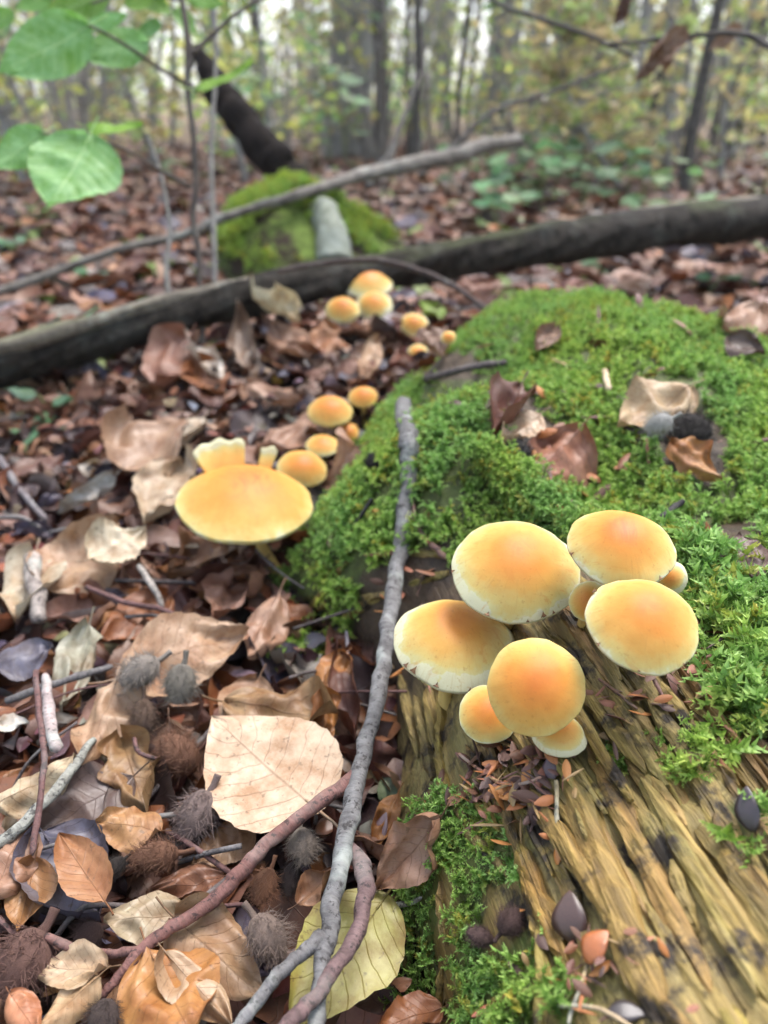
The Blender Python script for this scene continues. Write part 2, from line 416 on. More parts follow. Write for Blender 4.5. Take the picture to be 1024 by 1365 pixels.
M_SPLINT = mat_wood('wood_splinter', True)

def mat_moss(name='moss', tint=(1, 1, 1)):
    m, t = newmat(name)
    u, k, rn = sep(t, attr(t))
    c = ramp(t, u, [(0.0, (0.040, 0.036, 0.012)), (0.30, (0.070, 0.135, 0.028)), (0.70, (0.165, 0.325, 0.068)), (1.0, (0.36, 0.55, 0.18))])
    big = tex(t, geo_pos(t), 17, 3, 0.6)
    c = mix(t, ramp(t, big, [(0.40, 0.0), (0.68, 1.0)]), c, mix(t, 1.0, c, (1.35, 1.10, 0.75), 'MULTIPLY'))
    c = mix(t, ramp(t, rn, [(0.80, 0.0), (0.97, 1.0)]), c, mix(t, 1.0, c, (1.2, 0.75, 0.55), 'MULTIPLY'))
    c = mix(t, 1.0, c, tint, 'MULTIPLY')
    sh = pbsdf(t, c, 0.5, 0.35)
    tr = nd(t, 'ShaderNodeBsdfTranslucent', {0: c}).outputs[0]
    out(t, nd(t, 'ShaderNodeMixShader', {0: 0.35, 1: sh, 2: tr}).outputs[0])
    return m
M_MOSS = mat_moss(); M_MOSS2 = mat_moss('pale_moss', (1.05, 0.95, 0.7))

def mat_ground():
    m, t = newmat('forest_floor')
    co = geo_pos(t)
    vo = nd(t, 'ShaderNodeTexVoronoi', {'Vector': mapping(t, nd(t, 'ShaderNodeVectorMath', {0: co, 1: nd(t, 'ShaderNodeTexNoise', {'Vector': co, 'Scale': 12.0}).outputs[1]}, operation='ADD').outputs[0], (1, 1, 0.3)), 'Scale': 15.0})
    rnd = nd(t, 'ShaderNodeSeparateColor', {0: vo.outputs['Color']}).outputs[0]
    c = ramp(t, rnd, [(0.0, (0.03, 0.02, 0.013)), (0.3, (0.10, 0.055, 0.03)), (0.6, (0.19, 0.115, 0.07)), (0.85, (0.30, 0.20, 0.13)), (1.0, (0.12, 0.14, 0.04))])
    dk = ramp(t, vo.outputs['Distance'], [(0.02, 1.0), (0.05, 0.0)])
    cam_d = nd(t, 'ShaderNodeVectorMath', {0: co}, operation='LENGTH').outputs['Value']
    far = ramp(t, mth(t, 'MULTIPLY', cam_d, 0.1), [(0.28, 0.0), (0.55, 1.0)])
    soil = ramp(t, tex(t, co, 60, 5, 0.7), [(0.3, (0.012, 0.008, 0.006)), (0.7, (0.05, 0.032, 0.022))])
    c = mix(t, far, soil, c)
    h = mth(t, 'ADD', vo.outputs['Distance'], tex(t, co, 40, 4, 0.6))
    out(t, pbsdf(t, c, 0.75, 0.3, bump(t, h, 0.7, 0.02)))
    return m
M_GROUND = mat_ground()

# ------------------------------------------------------------------ ground sheet
def build_ground():
    def axis_pts(n, lo, hi, c, k):
        s = np.linspace(-1, 1, n); v = np.sinh(s*k)/math.sinh(k)
        return np.where(v < 0, c + v*(c-lo), c + v*(hi-c))
    xs = axis_pts(300, -140, 140, 0.0, 7.2); ys = axis_pts(320, -60, 220, 0.6, 7.2)
    X, Y = np.meshgrid(xs, ys); Z = ground_h(X, Y) - 0.004
    V = np.stack([X, Y, Z], -1).reshape(-1, 3)
    n, m_ = len(ys), len(xs)
    i = np.arange(n-1)[:, None]*m_ + np.arange(m_-1)[None, :]; i = i.ravel()
    Fc = np.stack([i, i+1, i+m_+1, i+m_], 1)
    o = ob('ground', mesh_from('ground', V, Fc, M_GROUND)); o['kind'] = 'structure'
build_ground()

# ------------------------------------------------------------------ rotten log with moss
POLY_MOSS = [(520, 480), (600, 425), (640, 405), (760, 362), (1100, 440), (1100, 1010), (975, 985), (955, 850), (925, 790), (915, 760), (860, 700), (760, 715), (640, 735), (575, 760), (500, 800), (430, 880), (355, 885), (365, 780), (410, 690), (450, 640), (492, 560)]
HOLES = [[(645, 520), (700, 520), (780, 590), (800, 660), (742, 650), (690, 605), (650, 560)], [(540, 470), (640, 470), (640, 505), (560, 510)],
         [(820, 520), (910, 520), (970, 580), (965, 650), (890, 640), (880, 590), (830, 590)], [(480, 765), (600, 715), (600, 870), (470, 870)], [(955, 700), (1024, 690), (1024, 800), (950, 770)]]
POLY_MOSS2 = [(552, 1090), (600, 1050), (640, 1060), (690, 1130), (715, 1190), (755, 1270), (765, 1420), (520, 1420), (540, 1200)]
STRIPS2 = [[(588, 1150), (612, 1150), (606, 1420), (572, 1420)], [(718, 1220), (745, 1220), (745, 1420), (712, 1420)], [(640, 1180), (720, 1170), (725, 1240), (650, 1270)]]
def moss_mask(x, y, z):
    px, py, dep = proj(x, y, z)
    a = inpoly(px, py, POLY_MOSS)
    for h in HOLES: a &= ~inpoly(px, py, h)
    b = inpoly(px, py, POLY_MOSS2)
    for h in STRIPS2: b &= ~inpoly(px, py, h)
    hidden = ((px > 1060) | (px < -40) | (np.asarray(y) > 0.70)) & (np.asarray(y) > 0.33)
    c = inpoly(px, py, [(880, 985), (915, 975), (945, 1015), (930, 1045), (895, 1020)]) | inpoly(px, py, [(955, 1080), (985, 1070), (1000, 1110), (975, 1120)]) | inpoly(px, py, [(800, 1000), (830, 990), (850, 1020), (820, 1030)])
    return a | b | c | hidden
def build_log():
    lg = root('rotten_log', (0.18, 0.4, 0.0), 'decayed mossy log with bare furrowed yellow brown wood at its near end', 'log')
    xs = np.arange(-0.09, 0.40, 0.0019); ys = np.arange(-0.02, 0.92, 0.0025)
    X, Y = np.meshgrid(xs, ys)
    L = log_h(X, Y); B = bare(X, Y)
    Z = L + B*furrow(X, Y)*sstep(0.03, 0.07, L) + 0.0025*fbm(X*120, Y*120, 91, 2)
    Z = np.maximum(Z, ground_h(X, Y) - 0.03)
    mo = moss_mask(X, Y, Z).astype(float)
    steep = np.abs(np.gradient(Z, axis=1))/0.0019
    V = np.stack([X, Y, Z], -1).reshape(-1, 3)
    LC = np.stack([np.clip(B + 0.5*sstep(0.8, 2.0, steep)*0 , 0, 1), mo*0.8, X*0], -1).reshape(-1, 3)
    m_ = len(xs); n = len(ys)
    i = (np.arange(n-1)[:, None]*m_ + np.arange(m_-1)[None, :]).ravel()
    keep = (L > 0.001)[:-1, :-1].ravel(); i = i[keep]
    Fc = np.stack([i, i+1, i+m_+1, i+m_], 1)
    ob('heartwood', mesh_from('heartwood', V, Fc, M_WOOD, LC), parent=lg)
    return lg
LOG = build_log()

def splinter_mesh(L, W, T, seed, n=14):
    rs = np.random.default_rng(seed)
    x = np.linspace(-0.5, 0.5, n)*L
    V = []; LC = []
    for i, xx in enumerate(x):
        e = min(1.0, (0.5-abs(i/(n-1)-0.5))*2*2.2 + 0.10 + 0.25*rs.random())
        wl = W*0.5*e*(0.8+0.4*rs.random()); wr = W*0.5*e*(0.8+0.4*rs.random())
        c = W*0.15*float(noise2(xx*30, seed, 5)); zt = T*0.25*float(noise2(xx*50, seed, 6))
        prof = [(-wl, -T*0.9), (-wl*0.95, T*0.35), (-wl*0.35, T*(0.45+0.4*rs.random())), (wr*0.3, T*(0.4+0.45*rs.random())), (wr*0.95, T*0.30), (wr, -T*0.9)]
        for a, b in prof: V.append((xx + rs.normal()*L*0.008, a + c, b*max(e, 0.35) + zt)); LC.append((xx, a, seed % 97/97))
    k = 6; Fc = []
    for i in range(n-1):
        for j in range(k-1): Fc.append((i*k+j, (i+1)*k+j, (i+1)*k+j+1, i*k+j+1))
    Fc.append(tuple(range(k))); Fc.append(tuple(range((n-1)*k, n*k))[::-1])
    return mesh_from('splinter', V, Fc, M_SPLINT, LC, smooth=False)
def put_splinter(p0, p1, W, T, col, seed, lift=0.0):
    p0 = Vector(p0); p1 = Vector(p1); d = p1-p0
    me = splinter_mesh(d.length, W, T, seed, 10 + int(d.length*80))
    mid = (p0+p1)/2; n = snormal(mid.x, mid.y, 0.015)
    return ob('splinter', me, frame(d, n, mid + n*lift), LOG, col)
def build_splinters():
    k = 0
    # hero planks and shreds seen in the photograph: (pixel ends, width px, tint)
    hero = [((745, 1005), (905, 1400), 62, (1.25, 0.98, 0.70)), ((785, 990), (950, 1330), 42, (1.15, 0.80, 0.60)), ((835, 985), (1010, 1330), 40, (0.95, 0.95, 0.80)), ((862, 925), (1000, 1150), 36, (1.0, 0.95, 0.8)),
            ((895, 900), (1030, 1085), 32, (0.95, 0.85, 0.7)), ((915, 1010), (1060, 1270), 46, (1.2, 1.1, 0.9)), ((815, 925), (890, 1050), 28, (1.0, 0.95, 0.75)), ((960, 1120), (1060, 1330), 48, (1.15, 1.05, 0.85)),
            ((690, 1120), (760, 1290), 40, (1.3, 1.05, 0.7)), ((700, 1150), (725, 1260), 26, (1.35, 1.2, 0.7)), ((618, 1040), (668, 1110), 14, (1.3, 1.15, 0.8)), ((585, 1000), (600, 1075), 22, (1.1, 1.05, 0.6)),
            ((556, 930), (580, 1040), 24, (0.7, 0.65, 0.6)), ((535, 900), (560, 1010), 18, (0.75, 0.7, 0.6)), ((570, 885), (582, 1000), 16, (0.9, 0.85, 0.6)), ((592, 920), (588, 1010), 18, (1.1, 1.1, 0.6)),
            ((480, 805), (600, 765), 24, (1.0, 1.0, 0.65)), ((470, 800), (535, 790), 14, (0.85, 0.75, 0.6)), ((500, 735), (605, 742), 17, (0.85, 0.8, 0.75)), ((455, 830), (500, 795), 20, (1.15, 1.0, 0.6)),
            ((565, 700), (580, 675), 17, (1.0, 0.95, 0.75)), ((415, 810), (465, 750), 12, (0.95, 0.9, 0.6)), ((425, 815), (470, 770), 9, (0.8, 0.75, 0.5)), ((465, 678), (526, 688), 12, (1.5, 1.15, 0.6)),
            ((590, 1175), (598, 1260), 15, (0.75, 0.65, 0.6)), ((592, 1290), (588, 1380), 13, (1.0, 1.0, 0.65)), ((726, 1230), (726, 1390), 24, (1.1, 1.15, 0.55)), ((655, 1340), (740, 1320), 18, (0.95, 0.95, 0.7)),
            ((640, 1040), (665, 1100), 15, (1.25, 1.1, 0.7)), ((620, 1100), (680, 1170), 22, (0.6, 0.55, 0.5)), ((605, 1060), (650, 1150), 20, (0.55, 0.5, 0.45)), ((690, 1075), (745, 1115), 10, (1.0, 1.0, 0.6)),
            ((515, 1225), (548, 1295), 13, (1.1, 1.0, 0.8)), ((770, 1080), (790, 1130), 10, (0.8, 0.8, 0.6)), ((1010, 1000), (1060, 1100), 30, (0.7, 0.7, 0.55)), ((875, 1330), (960, 1420), 30, (1.0, 0.8, 0.6))]
    for (a, b, wpx, c) in hero:
        p, t = hit(*a); q, t2 = hit(*b)
        put_splinter(p, q, wpx*0.72*(t+t2)/2/F_PX, 0.0030 + 0.00002*wpx, tuple(0.35+0.6*v for v in c), 500+k, 0.0012); k += 1
    rs = random.Random(5)
    for _ in range(520):                       # the furrowed strips in between
        x = rs.uniform(0.02, 0.33); y = rs.uniform(0.06, 0.285)
        if float(log_h(x, y)) < 0.06: continue
        L = rs.uniform(0.02, 0.085); dv = GR + Vector((rs.gauss(0, 0.06), 0, 0))
        a = Vector((x, y, 0)) - dv*L/2; b = Vector((x, y, 0)) + dv*L/2
        px, py, _d = proj(x, y, float(surf(x, y)))
        if bool(inpoly(px, py, POLY_MOSS2)): continue
        a.z = float(surf(a.x, a.y)) + rs.uniform(-0.003, 0.005); b.z = float(surf(b.x, b.y)) + rs.uniform(-0.003, 0.005)
        if abs(a.z-b.z) > 0.03: continue
        g = rs.uniform(0.6, 1.2)
        put_splinter(a, b, rs.uniform(0.002, 0.0065), rs.uniform(0.0015, 0.0040), (g, g*rs.uniform(0.8, 1.02), g*rs.uniform(0.6, 0.9)), 700+k); k += 1
build_splinters()

def moss_shoot(rs, L=0.012):
    tris = []; us = []
    def shoot(p, d, L, nl, w0, u0):
        d = d/np.linalg.norm(d)
        a = np.cross(d, [0.3, 0.5, 0.8]); a /= np.linalg.norm(a); b = np.cross(d, a)
        dd = d.copy()
        for i in range(nl):
            f = i/(nl-1)
            dd = d + np.array([0, 0, -0.5])*f*f*0.8
            pos = p + dd*L*f
            ww = w0*(0.55+0.45*math.sin(math.pi*min(1, f*0.9+0.12)))
            ph = i*2.2
            for j in range(3):
                an = ph + j*2.094
                o = math.cos(an)*a + math.sin(an)*b
                s = np.cross(d, o)
                base = pos; tip = pos + o*ww*1.5 + d*ww*1.7
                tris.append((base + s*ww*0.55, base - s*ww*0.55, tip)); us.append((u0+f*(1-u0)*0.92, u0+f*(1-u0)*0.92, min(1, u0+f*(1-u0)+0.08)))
        return p + dd*L
    d0 = np.array([rs.normal()*0.35, rs.normal()*0.35, 1.0])
    shoot(np.zeros(3), d0, L, 8, L*0.105, 0.15)
    for i in range(4):
        f = 0.25 + 0.16*i; sg = 1 if i % 2 else -1
        dd = d0*0.75 + np.array([sg*(0.8+0.2*rs.random()), rs.normal()*0.3, 0])
        shoot(d0*L*f*0.95, dd, L*(0.55-0.08*i), 4, L*0.085, 0.2+0.5*f)
    return np.array(tris).reshape(-1, 3), np.array(us).ravel()
SHOOTS = [moss_shoot(np.random.default_rng(100+i)) for i in range(8)]
def build_moss(name, X, Y, Z, N, S, label, seed, mat=None):
    rs = np.random.default_rng(seed)
    Vs = []; LCs = []
    var = rs.integers(0, len(SHOOTS), len(X))
    for k in range(len(SHOOTS)):
        i = np.where(var == k)[0]
        if not len(i): continue
        V, U = SHOOTS[k]
        up = N[i] + rs.normal(0, 0.45, (len(i), 3)); up += np.array([0, -0.25, 0.35]); up /= np.linalg.norm(up, axis=1)[:, None]
        rx = rs.normal(size=(len(i), 3)); xx = np.cross(up, rx); xx /= np.linalg.norm(xx, axis=1)[:, None]; yy = np.cross(up, xx)
        s = S[i]
        W = (V[None, :, 0, None]*xx[:, None, :] + V[None, :, 1, None]*yy[:, None, :] + V[None, :, 2, None]*up[:, None, :])*s[:, None, None]
        W += np.stack([X[i], Y[i], Z[i]], -1)[:, None, :]
        Vs.append(W.reshape(-1, 3)); r = rs.random(len(i))
        LCs.append(np.stack([np.broadcast_to(U, (len(i), len(U))), np.zeros((len(i), len(U))), np.broadcast_to(r[:, None], (len(i), len(U)))], -1).reshape(-1, 3))
    V = np.concatenate(Vs); LC = np.concatenate(LCs)
    Fc = np.arange(len(V)).reshape(-1, 3)
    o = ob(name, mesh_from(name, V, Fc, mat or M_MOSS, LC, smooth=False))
    return tag(o, label, 'moss', kind='stuff')
def normals_np(f, X, Y, e=0.004):
    gx = (f(X+e, Y)-f(X-e, Y))/(2*e); gy = (f(X, Y+e)-f(X, Y-e))/(2*e)
    N = np.stack([-gx, -gy, np.ones_like(gx)], -1); return N/np.linalg.norm(N, axis=1)[:, None]
def stub_points():
    pts = [(640, 588, 0.012), (690, 622, 0.012), (735, 660, 0.010), (790, 705, 0.006)]
    W = [hit(x, y, o) for x, y, o in pts]
    path, _ = smooth_path([w_[0] for w_ in W], [1]*4, 40); n = len(path)*14
    i = RNG.integers(0, len(path), n); p = path[i] + RNG.normal(0, 0.0035, (n, 3)) - np.array([0.003, 0.004, 0.002])
    side = RNG.random(n) < 0.85
    return p[side]
def moss_on_log():
    n = 92000
    X = RNG.uniform(-0.10, 0.38, n); Y = RNG.uniform(0.10, 0.90, n)
    Z = surf(X, Y); N = normals_np(surf, X, Y)
    ok = moss_mask(X, Y, Z) & (log_h(X, Y) > ground_h(X, Y) - 0.01)
    px, py, dep = proj(X, Y, Z)
    thin = noise2(X*38, Y*38, 201) + 0.5*noise2(X*90, Y*90, 203)
    dens = np.where(Y < 0.26, 0.9, np.where(dep < 0.62, 0.50, 0.32))
    ok &= RNG.random(n) < dens*np.where(Y < 0.26, 1.0, 1.0)*(np.where(Y < 0.26, 0.55, 0.06) + 0.94*sstep(-0.30, 0.02, thin))/np.clip(N[:, 2], 0.45, 1)
    X, Y, Z, N = X[ok], Y[ok], Z[ok], N[ok]
    S = RNG.uniform(0.5, 1.3, len(X))*(1+0.7*noise2(X*16, Y*16, 207)) * np.where(Y < 0.27, 0.85, 1.0)
    big = (proj(X, Y, Z)[0] > 930) & (Y < 0.34); S[big] *= 2.0
    sp = stub_points(); X = np.concatenate([X, sp[:, 0]]); Y = np.concatenate([Y, sp[:, 1]]); Z = np.concatenate([Z, sp[:, 2]]); N = np.concatenate([N, np.tile(np.array([[-0.3, -0.4, 0.85]]), (len(sp), 1))]); S = np.concatenate([S, RNG.uniform(0.5, 1.0, len(sp))])
    print('moss shoots', len(X), 'tris', len(X)*len(SHOOTS[0][0])//3)
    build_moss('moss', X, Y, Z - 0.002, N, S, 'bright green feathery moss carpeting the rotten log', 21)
moss_on_log()

# ------------------------------------------------------------------ mushrooms
HERO_PX = []
def cap_mesh(r, hr, seed, shift, torn=None, dimple=0.0, pw=2.1):
    seg, nr = 72, 22; rs = np.random.default_rng(seed)
    ph = rs.random(4)*6.28
    V = []; LC = []
    rings = [(s, None) for s in np.linspace(0.0, 1.0, nr)]
    th = np.arange(seg)*2*math.pi/seg
    for i in range(nr):
        s = math.sin(i/(nr-1)*math.pi/2)
        wob = 1 + s*s*(0.018*np.sin(2*th+ph[0]) + 0.015*np.sin(3*th+ph[1]) + 0.008*np.sin(7*th+ph[2]) + 0.004*np.sin(17*th+ph[3]))
        z = hr*(1 - s**pw) + 0.05*s*noise2(np.cos(th)*2.2*s+seed, np.sin(th)*2.2*s+3, seed) + 0.014*s*noise2(np.cos(th)*7*s+seed, np.sin(th)*7*s+3, seed+4) - dimple*math.exp(-(s/0.35)**2)
        if torn is not None: z = z + torn(s, th)
        V.append(np.stack([np.cos(th)*s*wob, np.sin(th)*s*wob, np.broadcast_to(z, th.shape)], 1)*r)
        LC.append(np.stack([np.full(seg, s), th/6.283, np.full(seg, shift)], 1))
    last = V[-1]
    for k, (sc, dz) in enumerate(((1.006, -0.035), (0.985, -0.075), (0.95, -0.085))):
        q = last.copy(); q[:, :2] *= sc; q[:, 2] += dz*r; V.append(q)
        LC.append(np.stack([np.full(seg, 1.0), th/6.283, np.full(seg, shift+0.04)], 1))
    V = np.concatenate(V); LC = np.concatenate(LC); nn = nr+3
    Fc = []
    for i in range(nn-1):
        for k in range(seg):
            k2 = (k+1) % seg
            if i == 0: Fc.append((k, seg+k, seg+k2)) if False else Fc.append((i*seg+k, (i+1)*seg+k, (i+1)*seg+k2, i*seg+k2))
            else: Fc.append((i*seg+k, (i+1)*seg+k, (i+1)*seg+k2, i*seg+k2))
    return V, Fc, LC, last
def gill_mesh(last, r, hr):
    seg = 144; th = np.arange(seg)*2*math.pi/seg; V = []; Fc = []
    for i, (s, z) in enumerate(((0.955, -0.082), (0.7, 0.06), (0.4, 0.14), (0.12, 0.12))):
        zz = z*r*np.ones(seg) + np.where(np.arange(seg) % 2, 0.02*r, -0.012*r)*(i < 3)
        V.append(np.stack([np.cos(th)*s*r, np.sin(th)*s*r, np.minimum(zz, hr*r*0.6)], 1))
    for i in range(3):
        for k in range(seg): Fc.append((i*seg+k, i*seg+(k+1) % seg, (i+1)*seg+(k+1) % seg, (i+1)*seg+k))
    return mesh_from('gills', np.concatenate(V), Fc, M_GILL)
def mushroom(cx, cy, wpx, hpx, hg, label, group, roll=0.0, hr=0.55, shift=0.0, base=None, veil=(), torn=False, dimple=0.0, seed=1, stem_r=0.12):
    # elevation e of the viewing ray above the cap's rim plane, from the outline's aspect
    kk = min(hpx/wpx*2, 1.999); lo, hi = 0.05, 1.5
    for _ in range(40):
        e = (lo+hi)/2; s = math.sin(e); v = s + math.sqrt(s*s + (hr*math.cos(e))**2)
        if v < kk: lo = e
        else: hi = e
    e = (lo+hi)/2; s = math.sin(e); top = math.sqrt(s*s + (hr*math.cos(e))**2)
    d = ray(cx, cy).normalized(); wv = -d
    up = Vector((0, 0, 1)); upv = (up - wv*up.dot(wv)).normalized(); rt = wv.cross(upv)*-1
    rt = d.cross(upv)
    upr = (upv*math.cos(roll) + rt*math.sin(roll)).normalized()
    off = (top - s)/2*(wpx/2)
    px = cx - math.sin(roll)*off; py = cy + math.cos(roll)*off
    c, t = hit(px, py, hg)
    r = wpx*t/(2*F_PX)
    ax = (wv*math.sin(e) + upr*math.cos(e)).normalized()
    side = rt.cross(ax); xdir = rt - ax*rt.dot(ax)
    M = frame(xdir, ax, c)
    # foot of the stem
    if base: b, _ = hit(*base)
    else:
        bx, by = c.x - ax.x*hg*0.6, c.y - ax.y*hg*0.6 + 0.002
        b = Vector((bx, by, float(surf(bx, by))))
    b = b - Vector((0, 0, 0.004))
    rt_o = root('mushroom', b, label, 'mushroom', group)
    HERO_PX.append((cx, cy, max(wpx*0.5, 14)+12, t)); HERO_PX.append((cx, cy+hpx*0.6, max(wpx*0.35, 10)+10, t))
    def tornf(sv, th):
        a = np.abs(((th - math.pi/2 + math.pi) % (2*math.pi)) - math.pi)   # back of the cap
        return np.where(a < 0.95, -0.10*sstep(0.5, 0.75, sv), 0.0)
    V, Fc, LC, last = cap_mesh(r, hr, seed, shift, None, dimple)
    if torn: LC[:, 0] = np.where(LC[:, 0] > 0.72, 0.62 + (LC[:, 0]-0.72)*1.36, LC[:, 0]*0.861)
    if torn:
        seg = 72
        rag = 0.50 + 0.12*noise2(np.arange(seg)*0.7, np.zeros(seg), 5)
        th = np.arange(seg)*2*math.pi/seg
        a = np.abs(((th - math.pi*0.54 + math.pi) % (2*math.pi)) - math.pi)
        lim = np.where(a < 0.85, rag + 0.5*sstep(0.6, 0.85, a), 9.0)
        Fc = [f for f in Fc if not all(LC[i][0] > lim[i % seg] for i in f)]
    cap = ob('cap', mesh_from('cap', V, Fc, M_CAP, LC), M, rt_o, (1, 1, 0.1 if 'streaks' in label or torn else 0.75))
    if torn:
        # two torn flaps of the rim folded upright behind the cap
        for (a0, a1, r0, ht, lean, n_) in ((1.55, 2.50, 0.66, 0.40, 0.5, 15), (1.00, 1.28, 0.70, 0.34, 0.4, 6)):
            VV = []; LL = []
            for j in range(n_):
                an = a0 + (a1-a0)*j/(n_-1); jag = 0.025*math.sin(j*1.3)
                for q in range(6):
                    f = q/5; rad = r0 + lean*f*0.5 + 0.06*math.sin(f*2.5); z = hr*(1-r0**2.1) - 0.05 + (ht+jag)*(0.78+0.22*math.sin(math.pi*(j+0.3)/(n_-0.4))**0.5 + 0.03*math.sin(j*1.1))*f - 0.04*f*f
                    for side_, tk in ((0, 0.0), (1, 0.03*(1.1-f))):
                        VV.append((math.cos(an)*(rad+tk)*r, math.sin(an)*(rad+tk)*r, z*r)); LL.append((0.45+0.6*f, an, 0.10))
            FF = []
            def ix(j, q, s_): return (j*6+q)*2+s_
            for j in range(n_-1):
                for q in range(5):
                    FF.append((ix(j, q, 0), ix(j+1, q, 0), ix(j+1, q+1, 0), ix(j, q+1, 0))); FF.append((ix(j, q, 1), ix(j, q+1, 1), ix(j+1, q+1, 1), ix(j+1, q, 1)))
                FF.append((ix(j, 5, 0), ix(j+1, 5, 0), ix(j+1, 5, 1), ix(j, 5, 1)))
            for q in range(5):
                FF.append((ix(0, q, 0), ix(0, q+1, 0), ix(0, q+1, 1), ix(0, q, 1))); FF.append((ix(n_-1, q, 0), ix(n_-1, q, 1), ix(n_-1, q+1, 1), ix(n_-1, q+1, 0)))
            ob('torn_flap', mesh_from('torn_flap', VV, FF, M_CAP, LL), M, cap)
    else:
        ob('gills', gill_mesh(last, r, hr), M, cap)
    for a in veil:                             # dark scraps of veil on the rim; angle 0 = image right, 90 = towards the viewer
        an = -R(a); k = int(round((an % (2*math.pi))/(2*math.pi)*72)) % 72
        p = Vector(last[k]); o = Vector((p.x, p.y, 0)).normalized(); tg = Vector((-o.y, o.x, 0))
        sz = r*random.uniform(0.018, 0.055)
        vs = []
        for dz in (0.0, 0.0005):
            for (u_, v_) in ((-1.2, 0.2), (-0.5, 0.1), (0.1, 0.25), (1.1, 0.1), (0.35, -0.5), (0.1, -1.3), (-0.45, -0.45)):
                q = p + tg*u_*sz + o*(v_*sz + 0.0004); rr_ = min(math.hypot(q.x, q.y)/r, 1.0)
                zz = hr*(1-rr_**2.1)*r + p.z; vs.append((q.x, q.y, zz + 0.0007 + dz))
        ff = [(0, 6, 5, 4, 3, 2, 1), (7, 8, 9, 10, 11, 12, 13)] + [(i, (i+1) % 7, 7+(i+1) % 7, 7+i) for i in range(7)]
        ob('veil_flake', mesh_from('veil_flake', vs, ff, M_VEIL, smooth=False), M, cap)
    topv = c + ax*r*hr*0.45
    midp = (b*0.55 + c*0.45) + Vector((0, 0, -0.002)) - ax*0.004 + Vector((0.002*math.sin(seed*2), 0.002*math.cos(seed), 0))
    sr = max(r*stem_r, 0.0018)
    path, rad = smooth_path([b, midp, c - ax*r*0.05, topv], [sr*1.25, sr, sr*0.95, sr*1.1], 6)
    sv, sf, sl_ = tube_data(path, rad, 12, 0.06, seed, 90)
    ob('stem', mesh_from('stem', sv, sf, M_STEM, sl_), None, rt_o)
    return rt_o
G1 = 'front cluster of mushrooms'; G2 = 'middle row of mushrooms'; G3 = 'far cluster of mushrooms'
